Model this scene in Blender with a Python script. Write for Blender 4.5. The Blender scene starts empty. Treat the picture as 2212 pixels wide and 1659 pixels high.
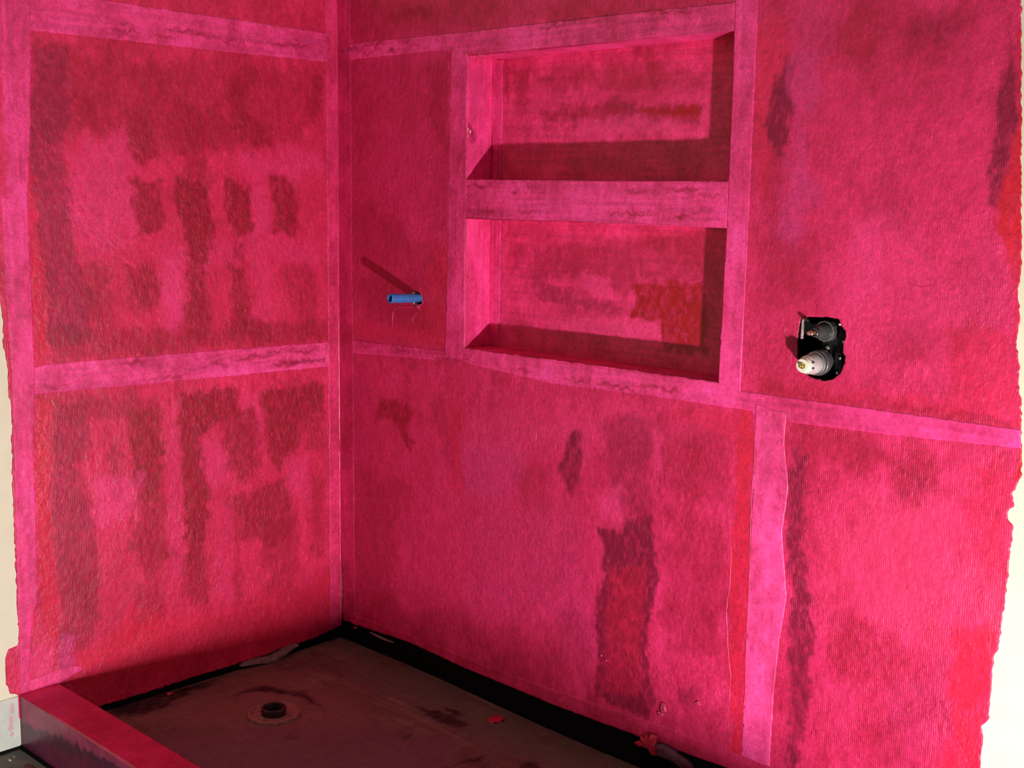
import bpy, bmesh, math, random
import numpy as np
from mathutils import Vector, Matrix

random.seed(4)
scene = bpy.context.scene
C = scene.collection

# ------------------------------------------------------------------ camera
# x runs along the niche wall (plane y = 0), y along the left wall (plane x = 0), z up, metres
cam_d = bpy.data.cameras.new('camera')
cam = bpy.data.objects.new('camera', cam_d)
C.objects.link(cam)
right = Vector((0.72213551, 0.69160671, 0.01415856))
up = Vector((-0.1130682, 0.09781736, 0.98876051))
fwd = Vector((-0.68244845, 0.71561996, -0.14883611))
m = Matrix((right, up, -fwd)).transposed().to_4x4()
m.translation = Vector((3.03542, -2.39607, 1.41574))
cam.matrix_world = m
cam_d.sensor_fit = 'HORIZONTAL'
cam_d.sensor_width = 36.0
cam_d.lens = 2653.785 / 2212 * 36.0
cam_d.clip_start = 0.02
scene.camera = cam

# ------------------------------------------------------------------ world, lamps, exposure
w = bpy.data.worlds.new('dim_room')
scene.world = w
w.use_nodes = True
w.node_tree.nodes['Background'].inputs['Color'].default_value = (0.80, 0.84, 1.0, 1)
w.node_tree.nodes['Background'].inputs['Strength'].default_value = 0.046

def spot(name, loc, target, power, size, angle, blend, color):
    d = bpy.data.lights.new(name, 'SPOT')
    d.energy = power
    d.shadow_soft_size = size
    d.spot_size = math.radians(angle)
    d.spot_blend = blend
    d.color = color
    o = bpy.data.objects.new(name, d)
    o.location = loc
    o.rotation_euler = (Vector(target) - Vector(loc)).to_track_quat('-Z', 'Y').to_euler()
    C.objects.link(o)
    return o

# the work light standing low on the bathroom floor, right of the frame
spot('work_light', (3.10, -1.33, 0.109), (0.0, -0.80, 0.95), 296, 0.038, 165, 1.0, (1.0, 0.965, 0.93))

vs = scene.view_settings
vs.view_transform = 'Standard'
vs.look = 'None'
vs.gamma = 1.0
vs.use_curve_mapping = False
vs.exposure = 0.0

# ------------------------------------------------------------------ tables in metres
PATCHES = {
 'L': [
  ('ML', 0.6, 0.0471, [[-0.9654, 1.5477], [-0.0536, 1.588], [-0.0602, 0.9675], [-0.9395, 1.0327]]),
  ('D', 0.45, 0.0259, [[-0.949, 1.78], [-0.8578, 1.7889], [-0.7833, 1.7613], [-0.6241, 1.7575], [-0.3771, 1.785], [-0.2197, 1.7791], [-0.0603, 1.772], [-0.0527, 1.6704], [-0.1566, 1.5835], [-0.2399, 1.5532], [-0.4428, 1.5708], [-0.5612, 1.5282], [-0.6323, 1.5072], [-0.7001, 1.5232], [-0.7112, 1.589], [-0.7971, 1.5729], [-0.892, 1.5626], [-0.9654, 1.5477]]),
  ('P', 0.45, 0.0353, [[-0.8425, 1.5532], [-0.6847, 1.5783], [-0.6801, 1.3151], [-0.7903, 1.2432], [-0.9009, 1.3524]]),
  ('P', 0.35, 0.0294, [[-0.3826, 1.5476], [-0.2567, 1.526], [-0.0713, 1.5597], [-0.0723, 1.4769], [-0.322, 1.4646]]),
  ('P', 0.3, 0.0353, [[-0.6253, 1.2895], [-0.0569, 1.2814], [-0.0576, 1.2107], [-0.3268, 1.2316], [-0.6286, 1.1885]]),
  ('P', 0.3, 0.0235, [[-0.6286, 1.1885], [-0.5496, 1.1857], [-0.5607, 1.0567], [-0.6326, 1.0613]]),
  ('P', 0.25, 0.0235, [[-0.3188, 1.2314], [-0.2291, 1.2291], [-0.2329, 1.0082], [-0.3233, 1.0144]]),
  ('D', 0.7, 0.0141, [[-0.703, 1.6315], [-0.6419, 1.6352], [-0.6332, 1.5624], [-0.6255, 1.5012], [-0.674, 1.4936], [-0.6999, 1.5292]]),
  ('D', 0.6, 0.0165, [[-0.5574, 1.6551], [-0.4106, 1.6554], [-0.351, 1.5749], [-0.3829, 1.5347], [-0.554, 1.5285]]),
  ('D', 0.7, 0.0141, [[-0.3932, 1.7456], [-0.3398, 1.7306], [-0.3333, 1.673], [-0.2634, 1.5986], [-0.2399, 1.5532], [-0.3362, 1.5364], [-0.3802, 1.6508]]),
  ('D', 0.6, 0.0118, [[-0.8314, 1.6703], [-0.7895, 1.6674], [-0.7968, 1.5788], [-0.8415, 1.5766]]),
  ('D', 0.5, 0.0141, [[-0.1032, 1.7753], [-0.0517, 1.7659], [-0.053, 1.643], [-0.1131, 1.6668]]),
  ('D', 0.8, 0.0141, [[-0.7052, 1.4562], [-0.6201, 1.4519], [-0.6033, 1.3144], [-0.6803, 1.3089]]),
  ('D', 0.95, 0.0118, [[-0.5661, 1.4593], [-0.4609, 1.4487], [-0.4524, 1.3131], [-0.4665, 1.2351], [-0.5335, 1.2368], [-0.5549, 1.3521], [-0.5764, 1.4026]]),
  ('D', 0.95, 0.0118, [[-0.4091, 1.4627], [-0.3255, 1.4447], [-0.3251, 1.3119], [-0.3574, 1.2856], [-0.4029, 1.3389]]),
  ('D', 0.85, 0.0118, [[-0.2542, 1.4834], [-0.205, 1.4765], [-0.1588, 1.434], [-0.1523, 1.2966], [-0.2442, 1.3112]]),
  ('D', 0.85, 0.0118, [[-0.5289, 1.2431], [-0.4695, 1.2352], [-0.4647, 1.0108], [-0.5545, 1.0172], [-0.5364, 1.1334]]),
  ('D', 0.8, 0.0118, [[-0.3964, 1.2201], [-0.3432, 1.2119], [-0.3337, 1.056], [-0.2574, 1.0376], [-0.2665, 0.9897], [-0.395, 1.0126]]),
  ('D', 0.8, 0.0165, [[-0.7134, 1.2227], [-0.6416, 1.2206], [-0.6132, 1.137], [-0.6739, 1.0893], [-0.7136, 1.1417]]),
  ('D', 0.6, 0.0165, [[-0.8424, 1.2385], [-0.7712, 1.2243], [-0.7703, 1.07], [-0.8361, 1.0741]]),
  ('D', 0.5, 0.0165, [[-0.2129, 1.2012], [-0.1278, 1.2056], [-0.0758, 1.1687], [-0.0957, 0.9773], [-0.1654, 0.9824], [-0.189, 1.1172]]),
  ('D', 0.55, 0.0118, [[-0.9436, 1.0809], [-0.5466, 1.0363], [-0.0595, 1.0395], [-0.0241, 0.9721], [-0.5481, 0.984], [-0.9415, 0.9871]]),
  ('DD', 0.6, 0.0118, [[-0.949, 1.78], [-0.8704, 1.782], [-0.8609, 1.7143], [-0.8666, 1.5754], [-0.8987, 1.5507], [-0.8739, 1.3996], [-0.8614, 1.245], [-0.8202, 1.1467], [-0.8315, 1.0247], [-0.9423, 1.0269], [-0.9516, 1.1528], [-0.96, 1.2942], [-0.973, 1.4332], [-0.9821, 1.547], [-0.9761, 1.6264], [-0.9569, 1.6841]]),
  ('O', 0.55, 0.0059, [[-0.9774, 1.5472], [-0.96, 1.2942], [-0.9516, 1.1528], [-0.9455, 1.0091], [-0.9791, 0.9759], [-0.9953, 1.1549], [-1.0079, 1.3983]]),
  ('D', 0.6, 0.0094, [[-0.5381, 1.529], [-0.4589, 1.5255], [-0.4533, 1.4527], [-0.5563, 1.4507]]),
  ('D', 0.5, 0.0094, [[-0.3888, 1.2795], [-0.3417, 1.2788], [-0.3432, 1.2119], [-0.3902, 1.2199]]),
  ('P', 0.4, 0.0094, [[-0.61, 1.2387], [-0.5525, 1.2372], [-0.5614, 1.0308], [-0.6162, 1.041]]),
  ('P', 0.35, 0.0094, [[-0.3176, 1.4448], [-0.2614, 1.4458], [-0.2609, 1.2978], [-0.3177, 1.2851]]),
  ('P', 0.45, 0.0094, [[-0.6225, 0.8403], [-0.5729, 0.8414], [-0.5709, 0.6075], [-0.5728, 0.3349], [-0.6115, 0.3432], [-0.6254, 0.5626]]),
  ('P', 0.4, 0.0094, [[-0.3672, 0.8397], [-0.2991, 0.8396], [-0.2857, 0.6762], [-0.3394, 0.6273], [-0.3661, 0.7428]]),
  ('P', 0.35, 0.0118, [[-0.4692, 0.5361], [-0.4063, 0.5254], [-0.4061, 0.1841], [-0.4749, 0.1863]]),
  ('D', 0.55, 0.0118, [[-0.3077, 0.5658], [-0.1974, 0.5774], [-0.1875, 0.4296], [-0.3097, 0.4661]]),
  ('ML', 0.5, 0.0471, [[-0.9469, 0.8639], [-0.062, 0.8078], [-0.0692, 0.1342], [-0.9633, 0.1889]]),
  ('DD', 0.55, 0.0118, [[-0.9441, 0.8696], [-0.8443, 0.8672], [-0.8423, 0.7517], [-0.8843, 0.6822], [-0.837, 0.5472], [-0.8301, 0.3774], [-0.8578, 0.1869], [-0.9441, 0.1837], [-0.946, 0.3517], [-0.9615, 0.4694], [-0.9625, 0.6198], [-0.9486, 0.7661]]),
  ('D', 0.9, 0.0106, [[-0.7302, 0.8265], [-0.6327, 0.8349], [-0.6262, 0.7224], [-0.6312, 0.6569], [-0.6415, 0.5587], [-0.7056, 0.5696], [-0.7227, 0.6836], [-0.7306, 0.7365]]),
  ('D', 0.55, 0.0141, [[-0.9459, 0.8857], [-0.6392, 0.8578], [-0.6266, 0.8014], [-0.8852, 0.8197]]),
  ('D', 0.95, 0.0106, [[-0.5738, 0.8613], [-0.3747, 0.8611], [-0.3716, 0.785], [-0.4791, 0.7501], [-0.5105, 0.7202], [-0.5002, 0.6509], [-0.4863, 0.5941], [-0.4892, 0.4842], [-0.5167, 0.3785], [-0.5664, 0.3473], [-0.5649, 0.6065], [-0.5678, 0.7145]]),
  ('D', 0.75, 0.0165, [[-0.4313, 0.8056], [-0.3115, 0.792], [-0.3066, 0.6225], [-0.373, 0.5761], [-0.4274, 0.6402]]),
  ('D', 0.9, 0.0118, [[-0.2974, 0.8394], [-0.0616, 0.8442], [-0.0626, 0.7492], [-0.1516, 0.7379], [-0.1701, 0.6606], [-0.2402, 0.584], [-0.2857, 0.6762]]),
  ('D', 0.55, 0.0141, [[-0.1687, 0.7615], [-0.0625, 0.7566], [-0.064, 0.6166], [-0.1351, 0.6558]]),
  ('D', 0.7, 0.0188, [[-0.4222, 0.5281], [-0.2237, 0.5525], [-0.1733, 0.4418], [-0.2098, 0.3454], [-0.3767, 0.407]]),
  ('D', 0.7, 0.0188, [[-0.7196, 0.572], [-0.6272, 0.5495], [-0.6099, 0.3975], [-0.6707, 0.329], [-0.7379, 0.4502]]),
  ('D', 0.7, 0.0188, [[-0.5802, 0.3915], [-0.4886, 0.3867], [-0.4856, 0.2031], [-0.5617, 0.2492]]),
  ('D', 0.6, 0.0118, [[-0.399, 0.4961], [-0.3877, 0.4941], [-0.3844, 0.2078], [-0.4038, 0.2123]]),
  ('D', 0.5, 0.0212, [[-0.31, 0.4518], [-0.1733, 0.4418], [-0.177, 0.1895], [-0.2811, 0.1984]]),
  ('D', 0.5, 0.0141, [[-0.7932, 0.745], [-0.7585, 0.7275], [-0.7631, 0.599], [-0.7876, 0.6031]]),
  ('D', 0.5, 0.0141, [[-0.1278, 0.5373], [-0.0647, 0.5572], [-0.0676, 0.2868], [-0.122, 0.2979]]),
  ('D', 0.5, 0.0235, [[-0.7285, 0.315], [-0.6271, 0.3193], [-0.6309, 0.1965], [-0.7176, 0.218]]),
  ('D', 0.5, 0.0235, [[-0.9146, 0.4215], [-0.8296, 0.3903], [-0.8346, 0.2603], [-0.9199, 0.2941]]),
  ('P', 0.6, 0.0235, [[-0.8462, 0.651], [-0.7027, 0.6545], [-0.7063, 0.55], [-0.7769, 0.5233], [-0.8497, 0.5623]]),
  ('P', 0.35, 0.0188, [[-0.5029, 0.7192], [-0.4329, 0.7374], [-0.405, 0.5812], [-0.4685, 0.5636], [-0.4898, 0.6357]]),
  ('P', 0.35, 0.0188, [[-0.2227, 0.6102], [-0.1355, 0.6267], [-0.1288, 0.4635], [-0.2067, 0.5353]]),
  ('O', 0.6, 0.0353, [[-0.7167, 0.2449], [-0.4135, 0.2146], [-0.0067, 0.2281], [0.0012, 0.0475], [-0.574, 0.0842], [-0.9149, 0.0971], [-0.9041, 0.1991]]),
  ('O', 0.75, 0.0071, [[-1.0077, 0.8828], [-0.9436, 0.8818], [-0.9606, 0.607], [-0.9566, 0.4051], [-0.9489, 0.2239], [-0.987, 0.2338], [-1.0021, 0.6018]]),
  ('U', 0.8, 0.0047, [[-0.9529, 0.2507], [-0.909, 0.2395], [-0.9107, 0.1354], [-0.9576, 0.1419]]),
  ('P', 0.5, 0.0235, [[-1.0613, 0.2531], [-0.9558, 0.2127], [-0.9661, 0.1248], [-1.0799, 0.1191]]),
 ],
 'B': [
  ('M', 0.4, 0.0471, [[0.015, 1.9995], [0.5458, 1.9481], [0.557, 1.0003], [0.0039, 0.9488]]),
  ('D', 0.4, 0.0294, [[0.0153, 2.0263], [1.4246, 1.883], [1.3129, 1.8533], [0.5466, 1.875], [0.0137, 1.8782]]),
  ('D', 0.7, 0.0118, [[0.2382, 1.9392], [0.358, 1.9474], [0.4443, 1.9431], [0.435, 1.9216], [0.2788, 1.9163]]),
  ('D', 0.22, 0.0353, [[0.0463, 1.8081], [0.4735, 1.8126], [0.4833, 1.7683], [0.154, 1.6946], [0.1093, 1.4232], [0.0315, 1.4226]]),
  ('D', 0.55, 0.0165, [[0.3919, 1.7738], [0.4831, 1.7933], [0.4948, 1.5411], [0.4374, 1.5805], [0.4079, 1.671]]),
  ('M2', 0.4, 0.0353, [[0.1542, 1.7214], [0.3979, 1.7353], [0.419, 1.4516], [0.1528, 1.4235]]),
  ('D', 0.35, 0.0353, [[0.0314, 1.4085], [0.2791, 1.3573], [0.4785, 1.2443], [0.4903, 1.0008], [0.3616, 1.0231], [0.0399, 1.1109]]),
  ('O', 0.5, 0.0165, [[0.4397, 1.2689], [0.5011, 1.2713], [0.5, 0.995], [0.3617, 0.9958], [0.016, 1.0008], [0.0278, 1.038], [0.3615, 1.0367]]),
  ('D', 0.35, 0.0165, [[0.0855, 1.1706], [0.361, 1.1855], [0.4414, 1.0299], [0.151, 1.0476]]),
  ('M2', 0.5, 0.0706, [[0.0607, 0.8815], [1.0537, 0.8675], [1.0773, 0.1261], [0.0542, 0.1003]]),
  ('M', 0.6, 0.0294, [[0.0267, 0.9217], [0.1503, 0.9054], [0.1921, 0.2398], [0.0185, 0.0759]]),
  ('D', 0.75, 0.0082, [[0.2111, 0.8152], [0.3316, 0.8062], [0.3462, 0.7662], [0.3214, 0.7348], [0.3526, 0.6874], [0.3216, 0.6644], [0.2837, 0.7154], [0.2476, 0.7601], [0.1826, 0.737], [0.1828, 0.7874]]),
  ('D', 0.35, 0.0141, [[0.4229, 0.8315], [0.559, 0.8283], [0.5619, 0.5861], [0.4834, 0.6824]]),
  ('O', 0.4, 0.0094, [[0.5112, 0.8357], [0.5589, 0.839], [0.5622, 0.5589], [0.5234, 0.5793]]),
  ('U', 0.55, 0.0259, [[0.56, 0.7481], [0.7781, 0.7538], [0.8314, 0.6851], [0.7284, 0.5891], [0.5619, 0.5861]]),
  ('U', 0.3, 0.0706, [[0.5625, 0.5316], [1.0459, 0.6223], [1.0733, 0.2527], [0.5661, 0.2277]]),
  ('P', 0.25, 0.0588, [[0.6151, 0.8355], [1.0537, 0.8675], [1.4358, 0.8631], [1.0713, 0.7976], [0.6162, 0.7562]]),
  ('D', 0.4, 0.0353, [[0.0582, 0.5868], [0.2795, 0.565], [0.2581, 0.1808], [0.0546, 0.1467]]),
  ('D', 0.35, 0.0235, [[0.7617, 0.6995], [0.9147, 0.7115], [0.9011, 0.5951], [0.7816, 0.5858]]),
  ('DD', 0.85, 0.0082, [[0.961, 0.8083], [0.9957, 0.8231], [1.0069, 0.7634], [0.9968, 0.6753], [0.9787, 0.6372], [0.9519, 0.6675], [0.9276, 0.7198], [0.954, 0.7676]]),
  ('DD', 0.45, 0.0165, [[1.0842, 0.8715], [1.1728, 0.8951], [1.232, 0.8565], [1.2292, 0.633], [1.1221, 0.6487], [1.0886, 0.7398]]),
  ('D', 0.4, 0.0259, [[1.2876, 0.8758], [1.4353, 0.8741], [1.4566, 0.6993], [1.3364, 0.6998], [1.2644, 0.7568]]),
  ('DD', 0.95, 0.0059, [[1.0631, 0.5737], [1.147, 0.5831], [1.1609, 0.6137], [1.2374, 0.6464], [1.2454, 0.5887], [1.2681, 0.4864], [1.2432, 0.3841], [1.2401, 0.2736], [1.2656, 0.1826], [1.2465, 0.1087], [1.0678, 0.1233], [1.0764, 0.2536], [1.0626, 0.3387], [1.0859, 0.4446], [1.0881, 0.5195]]),
  ('O', 0.35, 0.0118, [[1.1127, 0.4755], [1.2237, 0.5123], [1.2293, 0.1717], [1.093, 0.1308]]),
  ('P', 0.45, 0.0188, [[1.0833, 0.666], [1.1429, 0.7007], [1.1462, 0.6048], [1.109, 0.5853], [1.0768, 0.6281]]),
  ('P', 0.3, 0.0118, [[1.2349, 0.8569], [1.2602, 0.8605], [1.2634, 0.71], [1.2379, 0.7055]]),
  ('D', 0.4, 0.0294, [[1.2859, 0.5734], [1.4463, 0.641], [1.4662, 0.3594], [1.3116, 0.2934]]),
  ('DD', 0.35, 0.0212, [[0.9246, 0.3299], [1.0705, 0.3406], [1.0607, 0.1469], [0.9283, 0.1871]]),
  ('D', 0.4, 0.0471, [[0.0548, 0.1776], [0.9277, 0.2132], [1.0615, 0.1214], [0.7556, 0.0982], [0.0541, 0.0848]]),
  ('DD', 0.5, 0.0141, [[1.3356, 0.2278], [1.3977, 0.2401], [1.3932, 0.1851], [1.3446, 0.1822]]),
  ('O', 0.85, 0.0047, [[1.4832, 0.941], [1.5231, 0.943], [1.5199, 0.7112], [1.5265, 0.3758], [1.5274, 0.0982], [1.4925, 0.0862], [1.501, 0.1833], [1.4701, 0.3605], [1.4838, 0.4561], [1.4683, 0.589], [1.481, 0.7262], [1.4809, 0.8588]]),
  ('O', 0.35, 0.0165, [[1.2855, 0.9269], [1.5145, 0.9418], [1.5122, 0.8635], [1.3004, 0.9003]]),
  ('D', 0.3, 0.0165, [[1.4647, 0.4743], [1.493, 0.4812], [1.4985, 0.3682], [1.4701, 0.3605]]),
  ('M2', 0.4, 0.0706, [[1.4861, 1.8571], [2.0417, 1.8033], [2.0977, 1.0526], [1.5282, 1.0378]]),
  ('D', 0.5, 0.0471, [[1.7102, 1.854], [1.9587, 1.8287], [1.9387, 1.7164], [1.7829, 1.6903], [1.6426, 1.7179], [1.6276, 1.7861]]),
  ('DD', 0.4, 0.0235, [[1.8372, 1.787], [1.9337, 1.7874], [1.938, 1.7253], [1.8607, 1.7309]]),
  ('O', 0.5, 0.0141, [[1.4902, 1.7776], [1.5459, 1.8318], [1.5586, 1.7037], [1.5287, 1.6059], [1.5318, 1.4341], [1.5068, 1.4544]]),
  ('DD', 0.95, 0.0106, [[1.5628, 1.7329], [1.5805, 1.7024], [1.5889, 1.6334], [1.5761, 1.5944], [1.5817, 1.5545], [1.5632, 1.5099], [1.527, 1.5255], [1.512, 1.5864], [1.5307, 1.6358], [1.5427, 1.675]]),
  ('D', 0.4, 0.0165, [[1.527, 1.5255], [1.563, 1.5149], [1.5561, 1.4241], [1.5269, 1.4136]]),
  ('U', 0.75, 0.0259, [[1.5779, 1.7708], [1.642, 1.7276], [1.6184, 1.5537], [1.6477, 1.435], [1.6214, 1.2941], [1.5669, 1.3327], [1.5651, 1.4747], [1.5932, 1.5542]]),
  ('U', 0.4, 0.0353, [[1.6019, 1.8458], [1.7007, 1.8363], [1.675, 1.7253], [1.6085, 1.7298]]),
  ('D', 0.4, 0.0353, [[1.717, 1.7413], [1.7586, 1.7476], [1.8822, 1.7024], [1.7894, 1.5874], [1.7441, 1.6456]]),
  ('DD', 0.9, 0.0106, [[2.0513, 1.7342], [2.0691, 1.6731], [2.0725, 1.6041], [2.08, 1.5865], [2.0719, 1.5172], [2.0542, 1.4558], [2.0511, 1.4114], [2.0249, 1.4199], [2.0302, 1.4735], [2.0315, 1.5795], [2.0367, 1.6317], [2.0483, 1.6916]]),
  ('O2', 0.97, 0.0047, [[2.0639, 1.7418], [2.077, 1.7407], [2.1434, 0.8654], [2.13, 0.863], [2.113, 1.1364], [2.0925, 1.243], [2.0679, 1.3315], [2.0483, 1.3756], [2.0473, 1.438], [2.065, 1.491], [2.074, 1.5607], [2.0771, 1.6125]]),
  ('DD', 0.3, 0.0353, [[1.7434, 1.4839], [1.8484, 1.4646], [1.864, 1.3803], [1.8038, 1.3598]]),
  ('D', 0.4, 0.0353, [[1.9767, 1.3096], [2.0679, 1.3315], [2.0708, 1.1689], [1.9913, 1.2365]]),
  ('D', 0.35, 0.0294, [[1.5361, 1.3522], [1.6758, 1.3363], [1.6602, 1.2152], [1.5437, 1.2077]]),
  ('P', 0.35, 0.0212, [[1.7364, 1.3871], [1.802, 1.3885], [1.8019, 1.2243], [1.7487, 1.2209]]),
  ('P', 0.3, 0.0941, [[1.7222, 1.2985], [2.0471, 1.3666], [2.0997, 1.0253], [1.826, 1.0102], [1.7341, 1.1001]]),
  ('O', 0.45, 0.0165, [[1.9569, 1.1781], [2.1121, 1.1725], [2.1261, 0.9874], [2.0277, 0.9925], [1.5425, 0.9968], [1.48, 1.0057], [1.826, 1.0102], [1.9867, 1.0299]]),
  ('D', 0.5, 0.0094, [[1.529, 1.0219], [1.6607, 1.0055], [1.8265, 1.0023], [1.979, 1.0003], [2.1104, 1.0037], [2.1166, 0.9815], [1.9805, 0.9795], [1.662, 0.9818], [1.5306, 0.99]]),
  ('D', 0.4, 0.0353, [[1.8161, 1.1668], [1.9946, 1.1904], [1.9992, 1.1255], [1.8528, 1.0822]]),
  ('P2', 0.5, 0.0706, [[1.6902, 0.6901], [2.0026, 0.8018], [2.0389, 0.5646], [1.7252, 0.4839]]),
  ('P2', 0.6, 0.0353, [[2.0476, 0.7137], [2.1183, 0.7763], [2.1069, 0.5529], [2.058, 0.5003]]),
  ('D', 0.55, 0.0282, [[1.631, 0.9128], [1.8111, 0.9081], [1.9959, 0.8973], [2.0205, 0.8244], [1.8912, 0.8109], [1.868, 0.8468], [1.727, 0.8438], [1.6698, 0.845]]),
  ('DD', 0.35, 0.0235, [[1.868, 0.8468], [1.9484, 0.8702], [1.9418, 0.8199], [1.8919, 0.801]]),
  ('DD', 0.85, 0.0106, [[1.6233, 0.88], [1.6597, 0.8592], [1.6578, 0.7477], [1.6648, 0.685], [1.6795, 0.5699], [1.6988, 0.4988], [1.6992, 0.3679], [1.686, 0.242], [1.675, 0.1145], [1.6511, 0.1061], [1.654, 0.2768], [1.6348, 0.4052], [1.6473, 0.5296], [1.6278, 0.6233], [1.6172, 0.7295]]),
  ('D', 0.55, 0.0235, [[1.7585, 0.5031], [1.813, 0.5275], [1.9128, 0.4807], [1.9584, 0.4215], [1.8657, 0.3839], [1.766, 0.3762]]),
  ('U', 0.35, 0.0471, [[1.9065, 0.4167], [2.016, 0.4685], [2.0312, 0.2493], [1.8776, 0.196]]),
  ('D', 0.45, 0.0353, [[1.9091, 0.3758], [2.0236, 0.4304], [2.0312, 0.2493], [1.9303, 0.2143]]),
  ('D', 0.35, 0.0235, [[1.7611, 0.2659], [1.9131, 0.3141], [1.8988, 0.2034], [1.7215, 0.1419]]),
  ('O', 0.8, 0.0141, [[2.0202, 0.5498], [2.1055, 0.572], [2.0982, 0.2523], [2.0248, 0.2264], [2.0285, 0.3609]]),
  ('O', 0.4, 0.0282, [[2.0151, 0.9004], [2.1326, 0.9007], [2.1207, 0.8051], [2.1168, 0.6713], [2.0381, 0.7117]]),
 ],
 'J': [
  ('U', 0.6, 0.0094, [[0.0089, 1.7641], [0.0624, 1.7685], [0.0554, 1.6304], [0.0106, 1.628]]),
  ('DD', 0.8, 0.0059, [[0.0035, 1.6276], [0.0198, 1.6097], [0.0273, 1.5787], [0.0061, 1.5653]]),
 ],
 'F': [
  ('FU', 1, 0.0035, [[-0.3064, -0.0313], [0.0182, 0.0444], [0.1629, 0.0594], [0.2753, 0.0778], [0.4604, 0.0924], [0.6708, 0.109], [0.6638, -0.0162], [-0.3525, -0.4106]]),
  ('FP', 0.5, 0.0094, [[0.042, 0.0137], [0.3915, 0.0689], [0.6677, 0.0524], [0.4955, -0.0347], [0.1423, -0.0286]]),
  ('FP', 0.6, 0.0165, [[0.1434, -0.0157], [0.3433, 0.0405], [0.4987, 0.013], [0.1864, -0.1008]]),
  ('FP', 0.5, 0.0035, [[0.181, 0.1207], [0.3509, 0.1382], [0.6127, 0.1499], [0.5914, 0.137], [0.326, 0.1183]]),
 ],
 'T': [
  ('D', 0.5, 0.0588, [[0.0167, -0.9618], [0.2668, -0.9624], [0.694, -0.9624], [0.6773, -1.0474]]),
  ('P', 0.3, 0.0176, [[-0.0001, -1.0677], [0.0108, -0.9588], [0.0631, -0.959], [0.0598, -1.0707]]),
 ],
 'P': [
  ('SR', 0.7, 0.0706, [[-0.1309, -0.7247], [0.0072, -0.3237], [0.2892, -0.2936], [0.6344, -0.3082], [0.586, -0.5224], [0.1455, -0.8073]]),
  ('SU', 0.8, 0.0588, [[0.198, -0.8371], [0.5817, -0.362], [0.8239, -0.2801], [1.0263, -0.4415], [0.8928, -0.8885], [0.4988, -0.9077]]),
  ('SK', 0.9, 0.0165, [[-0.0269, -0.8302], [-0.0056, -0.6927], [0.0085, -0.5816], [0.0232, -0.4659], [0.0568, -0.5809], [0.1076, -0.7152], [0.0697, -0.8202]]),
  ('SK', 0.95, 0.0094, [[0.15, -0.5333], [0.1435, -0.4183], [0.2793, -0.3528], [0.4207, -0.395], [0.2825, -0.388], [0.1751, -0.4402]]),
  ('SG', 0.8, 0.0471, [[0.0428, -0.0294], [0.8037, -0.0481], [1.4227, -0.0399], [1.2636, -0.2011], [0.8001, -0.2232], [0.2621, -0.1684]]),
  ('SK', 0.95, 0.0071, [[0.5771, -0.1894], [0.6551, -0.1553], [0.7558, -0.1628], [0.7597, -0.2016], [0.6624, -0.2146]]),
  ('SK', 0.95, 0.0059, [[0.6318, -0.1335], [0.6662, -0.1212], [0.7026, -0.1292], [0.6959, -0.1583]]),
  ('SK', 0.6, 0.0047, [[0.709, -0.3569], [0.6983, -0.3146], [0.7117, -0.3216], [0.7218, -0.36]]),
  ('SK', 0.95, 0.0071, [[0.9176, -0.3202], [0.9237, -0.2762], [0.9448, -0.2888], [0.914, -0.3978]]),
  ('SK', 0.95, 0.0071, [[1.0222, -0.2327], [1.025, -0.1922], [1.1024, -0.2246], [1.0708, -0.2925]]),
  ('SK', 0.5, 0.0071, [[0.4482, -0.5405], [0.5123, -0.5573], [0.4868, -0.5834]]),
  ('SG', 0.5, 0.0118, [[0.0863, -0.0732], [0.1116, -0.047], [0.2809, -0.2011], [0.2428, -0.1883]]),
 ],
 'N': [
  ('D', 0.5, 0.0188, [[0.683, 1.7521], [0.9598, 1.7593], [1.0653, 1.7505], [1.2493, 1.7304], [1.3115, 1.6838], [1.2517, 1.6759], [0.769, 1.7049]]),
  ('M2', 0.4, 0.0235, [[0.7184, 1.7013], [1.2783, 1.6854], [1.28, 1.6474], [0.7194, 1.6584]]),
  ('D', 0.65, 0.0118, [[0.7451, 1.6513], [1.0088, 1.6621], [1.1129, 1.6464], [1.2734, 1.6444], [1.2818, 1.6071], [0.9647, 1.6103], [0.7542, 1.6241]]),
  ('DD', 0.5, 0.0071, [[0.993, 1.6824], [1.0385, 1.6723], [1.0912, 1.6439], [1.0697, 1.6299], [1.0095, 1.6413], [0.9711, 1.6486]]),
  ('OR', 0.95, 0.0047, [[1.084, 1.6431], [1.1417, 1.6453], [1.2747, 1.6466], [1.2758, 1.6204], [1.1136, 1.6283]]),
  ('P', 0.55, 0.0094, [[0.8777, 1.6201], [1.0252, 1.6246], [1.213, 1.6226], [1.2215, 1.5836], [0.8707, 1.5845]]),
  ('D', 0.6, 0.0047, [[0.6119, 1.8034], [0.6261, 1.8025], [0.6284, 1.6807], [0.6137, 1.7063]]),
  ('D', 0.6, 0.0059, [[0.5689, 1.8063], [0.5905, 1.8048], [0.5987, 1.543], [0.5733, 1.5434]]),
  ('D', 0.5, 0.0094, [[0.6391, 1.767], [0.6999, 1.7634], [0.7021, 1.6652], [0.6499, 1.6673]]),
  ('P', 0.5, 0.0047, [[1.2724, 1.6368], [1.2832, 1.6364], [1.2869, 1.5545], [1.2734, 1.5548]]),
  ('P', 0.3, 0.0047, [[0.5942, 1.8009], [0.612, 1.7997], [0.6167, 1.5428], [0.5987, 1.543]]),
  ('D', 0.5, 0.0118, [[0.728, 1.2781], [0.9112, 1.3034], [1.2936, 1.3446], [1.3082, 1.3227], [1.2992, 1.2213], [1.1002, 1.2077], [1.0563, 1.1718], [0.9617, 1.2144], [0.7298, 1.2019]]),
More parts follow.
